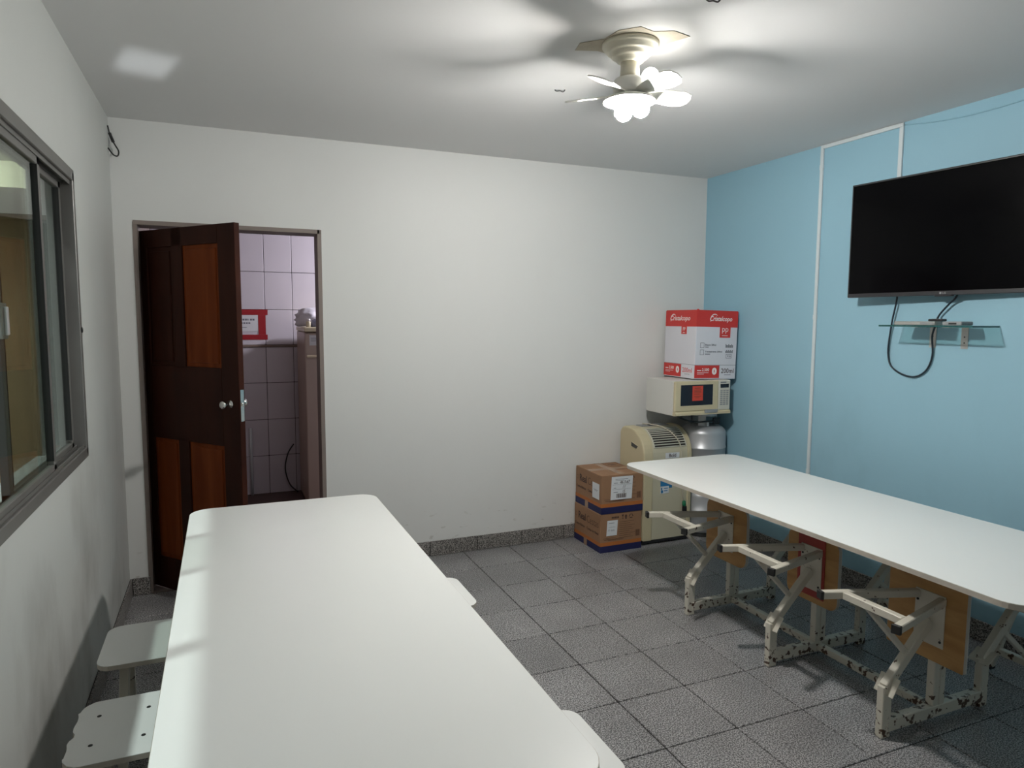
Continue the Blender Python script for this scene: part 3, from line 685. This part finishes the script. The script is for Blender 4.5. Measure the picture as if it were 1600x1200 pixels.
# front face (x right, z up at y=0) and left face (reader's right = -y)
zb = CH - 0.115
fl = MB(); fl.bar((0.0, 0.004, CH + 0.001), (CW, 0.004, CH + 0.001), 0.004, 0.006); fl.bar((0.004, 0, CH + 0.001), (0.004, CD, CH + 0.001), 0.004, 0.006); fl.prism([(-0.003, CH - 0.004), (0.028, CH - 0.002), (0.010, CH + 0.011)], -0.003, 0.010, 1)
fl.build('top_flaps', M['red'], cup)
for org, xa, ww, left in (((0, 0, 0), X_, CW, False), ((0, CD, 0), NY, CD, True)):
    O = Vector(org); Xa = Vector(xa)
    plate(cup, 'red_band', O + Vector((0, 0, zb)), xa, Z_, ww, CH - zb, M['red'])
    tx0 = 0.235 if not left else 0.215
    tw = 0.115 if not left else 0.085
    tb = 0.085 if not left else 0.055
    plate(cup, 'red_tab', O + Xa * (0.205 if not left else 0.20) + Vector((0, 0, zb - (0.075 if not left else 0.055))), xa, Z_, 0.095 if not left else 0.065, 0.076 if not left else 0.056, M['red'])
    text(cup, 'Cristalcopo', O + Xa * (0.115 if not left else 0.06) + Vector((0, 0, CH - 0.082)), xa, Z_, 0.195 if not left else 0.24, 0.045, M['white_print'], bold=0.014, shear=0.25)
    # swoosh over the logo
    arc = []
    cx_, cz_ = (0.125, CH - 0.063) if not left else (0.07, CH - 0.066)
    for k in range(9):
        a = math.radians(200 - 150 * k / 8); arc.append((cx_ + 0.03 + 0.036 * math.cos(a), cz_ + 0.040 * math.sin(a)))
    sw = MB()
    for k in range(8):
        p_, q_ = arc[k], arc[k + 1]; th = 0.007 * math.sin(PI * (k + 1.5) / 10)
        N_ = Xa.cross(Vector(Z_))
        sw.bar(O + Xa * p_[0] + Vector((0, 0, p_[1])) + N_ * 0.001, O + Xa * q_[0] + Vector((0, 0, q_[1])) + N_ * 0.001, th, 0.0006, N_, 0)
    sw.build('swoosh', M['white_print'], cup)
    tabx = 0.205 if not left else 0.20
    text(cup, 'pp' if not left else 'PP', O + Xa * (tabx + (0.020 if not left else 0.018)) + Vector((0, 0, zb - (0.045 if not left else 0.032))), xa, Z_, 0.055 if not left else 0.03, 0.040 if not left else 0.026, M['white_print'])
    lines(cup, 'printed_text', O + Xa * tabx + Vector((0, 0, zb)), xa, Z_, [(0.02, -0.062 if not left else -0.046, 0.05 if not left else 0.026, 0.004)], M['white_print'], 0.001)
    # bottom band
    rw = 0.215 if not left else 0.215
    plate(cup, 'red_block', O + Vector((0, 0, 0.006)), xa, Z_, rw, 0.092, M['red'])
    plate(cup, 'top_rule', O + Vector((0, 0, 0.099)), xa, Z_, ww, 0.0025, M['ink_grey'])
    plate(cup, 'side_rule', O + Xa * rw + Vector((0, 0, 0.006)), xa, Z_, 0.002, 0.092, M['ink_grey'])
    text(cup, '2.500', O + Xa * 0.065 + Vector((0, 0, 0.056)), xa, Z_, 0.062, 0.022, M['white_print'], bold=0.02)
    lines(cup, 'printed_text', O + Vector((0, 0, 0)), xa, Z_, [(0.022, 0.058, 0.036, 0.006), (0.022, 0.044, 0.10, 0.003), (0.022, 0.034, 0.06, 0.003)], M['white_print'], 0.001)
    text(cup, '0', O + Xa * 0.152 + Vector((0, 0, 0.030)), xa, Z_, 0.042, 0.052, M['white_print'], bold=0.07)
    text(cup, '200ml', O + Xa * (rw + 0.018) + Vector((0, 0, 0.042)), xa, Z_, 0.112, 0.034, M['red'] if left else M['ink'], bold=0.005)
    lines(cup, 'printed_text', O + Vector((0, 0, 0)), xa, Z_, [(rw + 0.045, 0.028, 0.06, 0.003)], M['ink_grey'], 0.001)
# contents list on the front
def frame_rects(x, z, a, b, t_=0.003): return [(x, z, a, t_), (x, z + b - t_, a, t_), (x, z, t_, b), (x + a - t_, z, t_, b)]
rc = frame_rects(0.040, 0.222, 0.034, 0.038) + frame_rects(0.040, 0.172, 0.034, 0.038) + frame_rects(0.268, 0.150, 0.050, 0.030)
rc += [(0.282, 0.162, 0.010, 0.008), (0.302, 0.158, 0.008, 0.012), (0.083, 0.226, 0.030, 0.006), (0.083, 0.176, 0.045, 0.006)]
rc += [(0.262 + 0.0085 * k, 0.226, 0.0062, 0.020 if k % 3 else 0.026) for k in range(8)] + [(0.262 + 0.0085 * k, 0.188, 0.0062, 0.022 if k % 2 else 0.016) for k in range(8)]
lines(cup, 'printed_marks', (0, 0, 0), X_, Z_, rc, M['ink_grey'])
text(cup, 'Branco 200ml', (0.083, 0, 0.238), X_, Z_, 0.095, 0.014, M['ink_grey'], bold=0.03)
text(cup, 'Transparente 200ml', (0.083, 0, 0.188), X_, Z_, 0.150, 0.015, M['ink_grey'], bold=0.03)

# parcel boxes
BX0, BX1, BY0, BY1, BH = 2.357, 2.690, 4.002, 4.380, 0.274
def parcel(z, lab, upper):
    r = thing('cardboard_box', lab, 'box', (BX0 + (0.003 if upper else 0), BY0, z), (0, 0, math.radians(-0.6 if upper else 0)))
    W_, D_ = BX1 - BX0, BY1 - BY0
    b = MB().box((0, 0, 0), (W_, D_, BH - 0.002), 0.003, 1)
    b.build('carton', M['cardboard'], r)
    for org, xa, ww in (((0, 0, 0), X_, W_), ((0, D_, 0), NY, D_)):
        plate(r, 'navy_band', Vector(org) + Vector((0, 0, 0.001)), xa, Z_, ww, 0.046, M['navy'])
        plate(r, 'orange_band', Vector(org) + Vector((0, 0, 0.047)), xa, Z_, ww, 0.026, M['orange'])
    # side facing the door
    O = Vector((0, D_, 0))
    text(r, 'Real', O + Vector((0, -0.062, 0.172)), NY, Z_, 0.105, 0.052, M['ink'], bold=0.02)
    text(r, 'Cestas', O + Vector((0, -0.185, 0.172)), NY, Z_, 0.165, 0.052, M['brown_ink'], bold=-0.012)
    text(r, 'Cestas Básicas', O + Vector((0, -0.015, 0.122)), NY, Z_, 0.140, 0.018, M['ink'], bold=0.01)
    text(r, 'Cestas de Natal', O + Vector((0, -0.185, 0.122)), NY, Z_, 0.165, 0.018, M['ink'], bold=0.01)
    lines(r, 'printed_marks', O, NY, Z_, frame_rects(0.018, 0.182, 0.022, 0.028, 0.002), M['brown_ink'])
    plate(r, 'tape_end', O + Vector((0, -0.145, -0.001 if not upper else 0.0)), NY, Z_, 0.045, 0.052, M['tape'], 0.0005, 0.0007)
    # front
    F = Vector((0, 0, 0)); rr = []
    for k in range(9):
        rr.append((0.145 + 0.003 * (k % 3), 0.095 + 0.014 * k, (0.12, 0.10, 0.13, 0.09)[k % 4], 0.0022))
    rr += [(0.03, 0.090, 0.16, 0.0022), (0.06, 0.084, 0.12, 0.0022), (0.02, 0.100, 0.10, 0.0022)]
    sy = MB()
    lines(r, 'printed_text', F, X_, Z_, rr, M['brown_ink'])
    lines(r, 'printed_marks', F, X_, Z_, [(0.088 + 0.012 * k, 0.238, 0.009, 0.012) for k in range(5)], M['ink'])
    # handling marks: glass, arrows, recycling triangle
    tri = MB()
    for (cx_, cz_, rad) in ((0.245, 0.243, 0.016),):
        for k in range(3):
            a0, a1 = math.radians(90 + 120 * k + 18), math.radians(90 + 120 * (k + 1) - 18)
            tri.bar((cx_ + rad * math.cos(a0), -0.001, cz_ + rad * math.sin(a0)), (cx_ + rad * math.cos(a1), -0.001, cz_ + rad * math.sin(a1)), 0.005, 0.0008, (0, 1, 0), 0)
    tri.bar((0.203, -0.001, 0.225), (0.203, -0.001, 0.243), 0.010, 0.0008, (0, 1, 0), 0); tri.prism([(0.192, 0.243), (0.214, 0.243), (0.203, 0.258)], -0.0014, -0.0006, 1)
    tri.prism([(0.168, 0.258), (0.186, 0.258), (0.179, 0.244), (0.175, 0.244)], -0.0014, -0.0006, 1); tri.bar((0.177, -0.001, 0.230), (0.177, -0.001, 0.246), 0.003, 0.0008, (0, 1, 0), 0); tri.bar((0.170, -0.001, 0.230), (0.184, -0.001, 0.230), 0.003, 0.0008, (0, 1, 0), 0)
    tri.build('handling_marks', M['ink'], r)['kind'] = 'stuff'
    bars = [(0.283 + 0.0045 * k, 0.094, 0.003 if k % 3 else 0.0016, 0.045) for k in range(8)]
    lines(r, 'barcode', F, X_, Z_, bars, M['brown_ink'])
    # lid seams and tape
    zt_ = BH - 0.002
    tp = MB(); tp.box((0.0, D_/2 - 0.024, zt_), (W_, D_/2 + 0.024, zt_ + 0.0006)); tp.box((W_/2 - 0.024, 0.0, zt_ + 0.0002), (W_/2 + 0.024, D_, zt_ + 0.0009)); tp.build('parcel_tape', M['tape'], r)
    if upper:
        lines(r, 'lid_print', (0, 0, zt_), X_, Y_, frame_rects(0.20, 0.23, 0.115, 0.125, 0.003) + [(0.225, 0.30, 0.06, 0.012), (0.235, 0.27, 0.045, 0.010), (0.20, 0.15, 0.11, 0.003), (0.20, 0.13, 0.10, 0.003)], M['brown_ink'], 0.0011)
        s_ = plate(r, 'address_label', (0.070, -0.0015, 0.097), (1, 0, -0.01), (0.05, 0, 1), 0.170, 0.162, M['paper'], 0.0006, 0.001)
        q = lambda rects, nm='printed_text', mt='ink_grey': lines(r, nm, (0.070, -0.0015, 0.097), (1, 0, -0.01), (0.05, 0, 1), rects, M[mt], 0.0018)
        q([(0.03, 0.142, 0.10, 0.003), (0.03, 0.134, 0.07, 0.002), (0.02, 0.115, 0.03, 0.004), (0.02, 0.080, 0.02, 0.004), (0.02, 0.050, 0.035, 0.004), (0.01, 0.072, 0.15, 0.0015), (0.01, 0.104, 0.15, 0.0015)])
        q([(0.046 + 0.0052 * k, 0.012, (0.0034, 0.002, 0.004)[k % 3], 0.030) for k in range(15)], 'barcode', 'ink')
        text(r, '46.3.67', (0.075 + 0.068, -0.0035, 0.097 + 0.110), (1, 0, -0.01), (0.05, 0, 1), 0.080, 0.022, M['ink'], shear=0.2)
        text(r, '11', (0.075 + 0.092, -0.0035, 0.097 + 0.078), (1, 0, -0.01), (0.05, 0, 1), 0.020, 0.020, M['ink'], shear=0.3)
        text(r, '15', (0.075 + 0.090, -0.0035, 0.097 + 0.045), (1, 0, -0.01), (0.05, 0, 1), 0.020, 0.022, M['ink'], shear=0.3)
        plate(r, 'side_label', O + Vector((-0.001, -0.255, 0.098)), NY, (0, 0, 1), 0.098, 0.110, M['paper'], 0.0005, 0.0018)
        lines(r, 'printed_text', O + Vector((-0.001, -0.255, 0.098)), NY, Z_, [(0.02, 0.062, 0.06, 0.002), (0.03, 0.055, 0.04, 0.002)], M['ink_grey'], 0.0026)
    else:
        plate(r, 'front_label', (0.046, -0.001, 0.118), (1, 0, 0.0), (0.06, 0, 1), 0.084, 0.108, M['paper'], 0.0006, 0.001)
        text(r, '11 lote', (0.058, -0.0018, 0.150), (1, 0, 0), (0.05, 0, 1), 0.052, 0.014, M['ink_grey'], shear=0.2)
        lines(r, 'printed_text', (0.046, -0.001, 0.118), X_, Z_, [(0.018, 0.088, 0.045, 0.003), (0.016, 0.060, 0.055, 0.0015)], M['ink_grey'], 0.0018)
    return r
parcel(0.0, 'lower brown carton with navy and orange bands, on the floor', False)
parcel(BH, 'upper brown carton with a large white address label', True)

# portable air conditioner
ax0, ax1, ay0, ay1, ah = 2.712, 3.128, 4.022, 4.345, 0.835
ac = thing('air_conditioner', 'cream portable air conditioner standing between parcels and gas cylinders', 'air conditioner', (ax0, ay0, 0.0))
AW, AD = ax1 - ax0, ay1 - ay0
def ac_prof(inset=0.0, z0=0.0):
    pts = [(inset, z0), (inset, 0.64)]
    for k in range(1, 11):
        a = PI/2 * k / 10; pts.append((inset + (0.20 - inset) * (1 - math.cos(a)), 0.64 + (ah - inset - 0.64) * math.sin(a)))
    for k in range(0, 7):
        a = PI/2 * k / 6; pts.append((AD - 0.07 + 0.07 * math.sin(a), ah - 0.07 + 0.07 * math.cos(a) - inset * (1 if k < 6 else 0)))
    pts.append((AD, z0)); return pts
MB().prism(ac_prof(0, 0.035), 0, 0.085, 0, 0.012).build('end_cheek', M['cream'], ac)
MB().prism(ac_prof(0, 0.035), AW - 0.035, AW, 0, 0.008).build('end_cheek', M['cream'], ac)
MB().prism(ac_prof(0.008, 0.035), 0.082, AW - 0.033, 0).build('body', M['ac_body'], ac)
MB().box((0.012, 0.012, 0.012), (AW - 0.012, AD - 0.01, 0.036)).build('base_plinth', M['black'], ac)
def arc_pt(t_, off):  # point on the curved front, t 0..1 from front edge to top
    a = PI/2 * t_; return (0.008 + 0.192 * (1 - math.cos(a)) - off * math.cos(a), 0.64 + (ah - 0.008 - 0.64) * math.sin(a) + off * math.sin(a))
gp = MB(); A0, A1 = 0.22, 0.80; seg = 10
back = [arc_pt(A0 + (A1 - A0) * k / seg, 0.0012) for k in range(seg + 1)]; inn = [arc_pt(A0 + (A1 - A0) * k / seg, -0.01) for k in range(seg + 1)]
gp.prism(back + inn[::-1], 0.100, AW - 0.045, 0); gp.build('grille_backing', M['ac_dark'], ac)
for k in range(10):
    t_ = A0 + (A1 - A0) * k / 9; p_ = arc_pt(t_, 0.003)
    MB().bar((0.096, p_[0], p_[1]), (AW - 0.042, p_[0], p_[1]), 0.0065, 0.008, (0, 1, 0), 0.001).build('grille_slat', M['cream_pale'], ac)
for xx in (0.098, AW - 0.044):
    sd = MB(); pr_ = [arc_pt(A0 + (A1 - A0) * k / seg, 0.007) for k in range(seg + 1)]; pi_ = [arc_pt(A0 + (A1 - A0) * k / seg, -0.004) for k in range(seg + 1)]
    sd.prism(pr_ + pi_[::-1], xx - 0.003, xx + 0.003, 0); sd.build('grille_end', M['cream_pale'], ac)
MB().box((0.115, 0.205, ah - 0.010), (AW - 0.06, 0.29, ah - 0.003), 0.004, 1).build('control_panel', M['mw_grey'], ac)
MB().lathe([(0.022, ah - 0.004), (0.022, ah + 0.003), (0.016, ah + 0.006)], (0.205, 0.235, 0), 20).build('control_dial', M['black'], ac)
hm = MB().prism([(0.075, 0.715), (0.165, 0.735), (0.165, 0.700), (0.10, 0.690)], -0.001, 0.010, 0); hm.build('handle_recess', M['gas_dark'], ac)
hm = MB(); hm.bar((-0.002, 0.070, 0.712), (-0.002, 0.168, 0.735), 0.006, 0.006); hm.bar((-0.002, 0.098, 0.686), (-0.002, 0.168, 0.697), 0.004, 0.006); hm.build('handle_rim', M['cream'], ac)
tp_ = plate(ac, 'name_label', (0.185, 0.0045, 0.622), X_, Z_, 0.120, 0.040, M['paper'], 0.0008, 0.0)
text(ac, 'Bold', (0.215, 0.0025, 0.630), X_, Z_, 0.060, 0.026, M['ink'], bold=0.01)
plate(ac, 'blue_sticker', (0.150, 0.007, 0.405), X_, Z_, 0.100, 0.062, M['blue_print'], 0.0008, 0.0)
plate(ac, 'white_sticker', (0.150, 0.006, 0.368), X_, Z_, 0.072, 0.052, M['paper'], 0.0008, 0.0)
lines(ac, 'printed_text', (0.150, 0.005, 0.368), X_, Z_, [(0.028, 0.034, 0.035, 0.006), (0.028, 0.016, 0.032, 0.006), (0.004, 0.004, 0.018, 0.020), (0.004, 0.026, 0.010, 0.018)], M['blue_print'])
# cord over the unit, hanging plug
cr_ = [(2.88, 4.30, ah + 0.004)]
for k in range(0, 9):
    p_ = arc_pt(1.0 - 0.94 * k / 8, 0.012); cr_.append((ax0 + 0.205 + 0.115 * math.sin(PI/2 * k / 8), ay0 + p_[0], p_[1]))
cr_ += [(ax0 + 0.320, ay0 - 0.004, 0.60), (ax0 + 0.322, ay0 - 0.005, 0.50), (ax0 + 0.335, ay0 - 0.005, 0.36), (ax0 + 0.350, ay0 - 0.006, 0.300)]
cd = thing('draped_flex', 'off-white cord draped over the air conditioner with green and black plug', 'cord', (0, 0, 0))
cd.location = (ax0 + 0.32, ay0 - 0.006, 0.23)
def loc_pts(pts, o): return [tuple(Vector(p) - Vector(o)) for p in pts]
MB().tube(loc_pts(cr_, cd.location), 0.0042, 8, 4).build('cord', M['cord_white'], cd)
MB().lathe([(0.006, 0.072), (0.013, 0.066), (0.015, 0.045), (0.012, 0.030)], (0.031, 0.0, 0.0), 14).build('green_connector', M['green'], cd)
MB().box((0.016, -0.012, -0.012), (0.050, 0.006, 0.032), 0.006, 2).build('black_plug', M['black'], cd)
cb_ = MB().tube([(2.985, 4.05, 0.936), (3.01, 4.03, 0.915), (3.09, 4.015, 0.885), (3.18, 4.022, 0.872), (3.26, 4.030, 0.872), (3.33, 4.035, 0.868)], 0.006, 8, 5).build('gas_hose', M['black'])
tag(cb_, 'black hose sagging below the microwave to the gas cylinder', 'hose')

# ---------------------------------------------------------------- television, shelf, cables, trunking on the blue wall
TVY, TVW, TVH = 2.395, 1.10, 0.640
tv = thing('television', 'large black flat-screen television mounted on the blue wall', 'television', (3.405, TVY, 1.745), (0, 0, math.radians(4.6)))
# local: y = along the wall, screen faces -x
MB().box((0.0, -TVW/2, 0.0), (0.030, TVW/2, TVH), 0.004, 2).box((0.028, -0.30, 0.08), (0.050, 0.30, 0.50), 0.01, 2).build('casing', M['bezel'], tv)
MB().box((-0.0015, -TVW/2 + 0.010, 0.022), (0.001, TVW/2 - 0.010, TVH - 0.010)).build('screen', M['screen'], tv)
MB().box((-0.004, -0.045, -0.006), (0.020, 0.045, 0.004), 0.003, 1).build('sensor_bulge', M['bezel'], tv)
lg = MB().lathe([(0.0055, -0.0006), (0.0055, 0.0)], (-0.001, 0.014, 0.011), 16, 'x'); lg.build('logo_disc', M['mw_grey'], tv)
text(tv, 'LG', (-0.0015, 0.004, 0.006), NY, Z_, 0.018, 0.010, M['mw_grey'], bold=0.02)
MB().box((0.050, -0.12, 0.20), (0.078, 0.12, 0.40)).build('wall_mount', M['gas_dark'], tv)

sh = thing('wall_shelf', 'small clear glass shelf on two metal brackets under the television', 'shelf', (XR, 2.42, 1.586))
MB().box((-0.200, -0.262, -0.004), (-0.004, 0.245, 0.004)).build('glass_panel', M['shelf_glass'], sh)
e_ = MB(); e_.box((-0.2012, -0.2635, -0.0042), (-0.1998, 0.2465, 0.0042)); e_.box((-0.2012, -0.2635, -0.0042), (-0.004, -0.2620, 0.0042)); e_.box((-0.2012, 0.2450, -0.0042), (-0.004, 0.2465, 0.0042)); e_.build('polished_edge', M['glass_edge'], sh)
for yb in (0.075, -0.095):
    b_ = MB().box((-0.003, yb - 0.018, -0.115), (-0.0005, yb + 0.018, -0.004)).box((-0.150, yb - 0.018, -0.007), (-0.0005, yb + 0.018, -0.0045)).build('bracket', M['alu_light'], sh)
    sc = MB()
    for zz in (-0.055, -0.085): sc.lathe([(0.004, -0.0015), (0.004, 0)], (-0.003, yb, zz), 8, 'x')
    sc.build('screws', M['gas_dark'], b_)['kind'] = 'stuff'
stb = thing('set_top_box', 'flat silver receiver box lying on the glass shelf', 'receiver', (XR - 0.17, 2.47, 1.5905))
MB().box((0, -0.10, 0), (0.13, 0.13, 0.020), 0.003, 1).build('casing', M['alu_light'], stb)
MB().box((-0.001, -0.09, 0.005), (0.001, -0.02, 0.015)).build('front_window', M['mw_grey'], stb)
rc_ = thing('remote_control', 'small black remote control resting on the receiver', 'remote control', (XR - 0.13, 2.392, 1.611))
MB().box((0, -0.03, 0), (0.04, 0.045, 0.012), 0.004, 2).build('body', M['black'], rc_)
kp = MB()
for a in range(2):
    for b in range(4): kp.box((0.010 + a * 0.014, -0.018 + b * 0.014, 0.0115), (0.018 + a * 0.014, -0.010 + b * 0.014, 0.0135))
kp.build('keypad', M['mw_grey'], rc_)['kind'] = 'stuff'
rt = thing('network_adapter', 'little grey adapter beside the receiver on the glass shelf', 'adapter', (XR - 0.16, 2.285, 1.5905))
MB().box((0, -0.045, 0), (0.09, 0.055, 0.020), 0.006, 2).build('casing', M['mw_grey'], rt)
MB().box((-0.001, -0.02, 0.006), (0.001, 0.02, 0.013)).build('port', M['black'], rt)

cable = [(3.455, 2.70, 1.80), (3.462, 2.70, 1.735), (3.468, 2.725, 1.62), (3.475, 2.745, 1.50), (3.478, 2.748, 1.42), (3.480, 2.725, 1.355), (3.480, 2.65, 1.315), (3.480, 2.575, 1.31), (3.480, 2.515, 1.35), (3.478, 2.485, 1.43), (3.470, 2.487, 1.53), (3.30 + 0.165, 2.47, 1.585), (3.467, 2.455, 1.64), (3.462, 2.40, 1.70), (3.455, 2.36, 1.735), (3.455, 2.34, 1.80)]
tag(MB().tube(cable, 0.0048, 8, 6).build('power_cable', M['cable_dark']), 'dark cable hanging in a loop below the television', 'cable')

def trunking():
    r = thing('cable_trunking', 'white plastic cable trunking running up the blue wall and over to the television', 'trunking', (XR, 3.287, 0.0))
    y1 = 2.744 - 3.287
    MB().box((-0.013, -0.011, 0.106), (-0.0005, 0.011, H - 0.002), 0.002, 1).build('riser', M['trunk'], r)
    MB().box((-0.013, y1 - 0.011, H - 0.024), (-0.0005, -0.011, H - 0.002), 0.002, 1).build('top_run', M['trunk'], r)
    MB().box((-0.013, y1 - 0.012, 2.20), (-0.0005, y1 + 0.012, H - 0.024), 0.002, 1).build('drop', M['trunk'], r)
    for z in (0.62, 1.62, 2.55): MB().box((-0.0145, -0.0125, z), (-0.0005, 0.0125, z + 0.03), 0.001, 1).build('joint_cover', M['trunk'], r)
trunking()
tag(MB().tube([(XR - 0.004, 2.73, 2.684), (XR - 0.004, 2.55, 2.655), (XR - 0.004, 2.35, 2.640), (XR - 0.004, 2.10, 2.645), (XR - 0.004, 1.8, 2.675)], 0.003, 6, 5).build('painted_cable', M['blue_wall']), 'thin cable painted blue, sagging along the top of the blue wall', 'cable')

# loose cable end in the upper left corner
lc = [(XL + 0.004, 4.36, 2.645), (XL + 0.012, 4.37, 2.60), (XL + 0.020, 4.375, 2.575), (XL + 0.035, 4.37, 2.545), (XL + 0.05, 4.365, 2.515), (XL + 0.045, 4.36, 2.488), (XL + 0.025, 4.355, 2.492), (XL + 0.002, 4.35, 2.525)]
l_ = thing('loose_cable', 'short black cable end curling out of the wall in the upper left corner', 'cable', (XL, 4.36, 2.57))
MB().tube(loc_pts(lc, l_.location), 0.0038, 8, 5).build('wire', M['black'], l_)
MB().tube(loc_pts([(XL + 0.010, 4.37, 2.61), (XL + 0.018, 4.374, 2.585), (XL + 0.026, 4.373, 2.562)], l_.location), 0.008, 8, 4).build('taped_joint', M['black'], l_)

# ---------------------------------------------------------------- kitchen things
fg = thing('refrigerator', 'narrow brown refrigerator seen through the doorway', 'refrigerator', (0.622, 5.86, 0.0))
MB().box((0, 0.045, 0.03), (0.62, 0.66, 1.500), 0.008, 2).build('cabinet', M['fridge_side'], fg)
fd = MB().box((0.0, 0.0, 0.06), (0.62, 0.042, 1.492), 0.010, 2).build('door', M['fridge_front'], fg)
MB().box((-0.004, -0.004, 1.503), (0.624, 0.664, 1.540), 0.008, 2).build('top_panel', M['ivory'], fg)['label'] = 'beige top panel'
MB().box((0.02, 0.02, 0.0), (0.60, 0.64, 0.05)).build('plinth', M['black'], fg)
hb = MB(); hb.box((0.008, -0.040, 1.292), (0.20, -0.022, 1.312), 0.006, 2); hb.box((0.012, -0.03, 1.295), (0.03, 0.002, 1.309)); hb.box((0.17, -0.03, 1.295), (0.19, 0.002, 1.309)); hb.build('handle', M['ivory'], fd)
plate(fd, 'paper_note', (0.035, 0.0, 1.390), X_, Z_, 0.098, 0.085, M['paper'], 0.0008, 0.001)
lines(fd, 'printed_text', (0.035, -0.001, 1.390), X_, Z_, [(0.012, 0.058, 0.055, 0.004), (0.012, 0.046, 0.075, 0.003), (0.012, 0.035, 0.04, 0.003)], M['ink_grey'], 0.0012)

def crumple(name, loc, size, material, lab, cat, seed, group=None):
    rnd = random.Random(seed)
    bm = bmesh.new(); bmesh.ops.create_icosphere(bm, subdivisions=4, radius=1)
    dirs = [Vector((rnd.uniform(-1, 1), rnd.uniform(-1, 1), rnd.uniform(-0.4, 1))).normalized() for _ in range(26)]
    for v in bm.verts:
        n_ = v.co.normalized(); k = 1.0
        for i, d in enumerate(dirs):
            c = n_.dot(d)
            if c > 0.75: k += (0.16 if i % 2 else -0.13) * (c - 0.75) / 0.25 * (1 + 0.5 * math.sin(18 * n_.cross(d).length + i))
        v.co = Vector((n_.x * size[0] * k, n_.y * size[1] * k, max(-0.55, n_.z) * size[2] * k))
    zmin = min(v.co.z for v in bm.verts)
    for v in bm.verts: v.co.z = max(0, v.co.z - zmin - 0.004)
    m_ = MB(); m_.merge(bm); o = m_.build(name, material, smooth=True); o.location = loc
    return tag(o, lab, cat, group)
crumple('plastic_bag', (0.740, 6.07, 1.541), (0.165, 0.11, 0.095), M['bag'], 'crumpled white plastic bag on top of the refrigerator', 'bag', 3)
crumple('folded_cloth', (0.722, 5.905, 1.541), (0.045, 0.026, 0.042), M['bag_grey'], 'small grey-blue cloth in front of the white bag', 'cloth', 5)
crumple('red_cloth', (0.815, 5.90, 1.541), (0.038, 0.03, 0.040), M['red'], 'red cloth on the refrigerator at the door jamb', 'cloth', 9)
bo = thing('small_bottle', 'small white capped bottle at the left edge of the refrigerator top', 'bottle', (0.655, 5.885, 1.5405))
MB().lathe([(0.017, 0), (0.019, 0.004), (0.019, 0.042), (0.013, 0.050)], n=20).build('body', M['ivory'], bo)
MB().lathe([(0.015, 0.049), (0.017, 0.052), (0.017, 0.066), (0.012, 0.070)], n=20).build('cap', M['white_print'], bo)

nt = thing('framed_notice', 'white paper notice framed with red tape on the kitchen tiles', 'notice', (0.0, KY - 0.009, 1.42))
plate(nt, 'paper', (0.02, 0, 0.075), X_, Z_, 0.285, 0.150, M['paper'], 0.0008)
for a, b, c, d in ((-0.02, 0.0, 0.395, 0.045), (-0.02, 0.222, 0.400, 0.048), (0.298, 0.0455, 0.062, 0.176), (-0.02, 0.0455, 0.05, 0.176)):
    plate(nt, 'red_tape', (a, -0.001, b), X_, Z_, c, d, M['red_tape'], 0.0008)
lines(nt, 'printed_text', (0, 0, 0), X_, Z_, [(0.04 + 0.021 * k, 0.172, 0.017 if k % 4 else 0.009, 0.016) for k in range(11)] + [(0.11 + 0.021 * k, 0.142, 0.016, 0.014) for k in range(6)] + [(0.10, 0.108, 0.10, 0.004)], M['ink_grey'])
tag(MB().tube([(0.205, KY - 0.03, 0.002), (0.205, KY - 0.03, 0.62)], 0.012, 10).build('water_pipe', M['trunk']), 'thin white pipe standing at the kitchen wall', 'pipe')
tag(MB().tube([(0.575, KY - 0.02, 0.45), (0.52, KY - 0.025, 0.36), (0.495, KY - 0.025, 0.22), (0.53, KY - 0.05, 0.08), (0.60, KY - 0.08, 0.006)], 0.006, 8, 5).build('trailing_flex', M['black']), 'black cord hanging beside the refrigerator', 'cord')
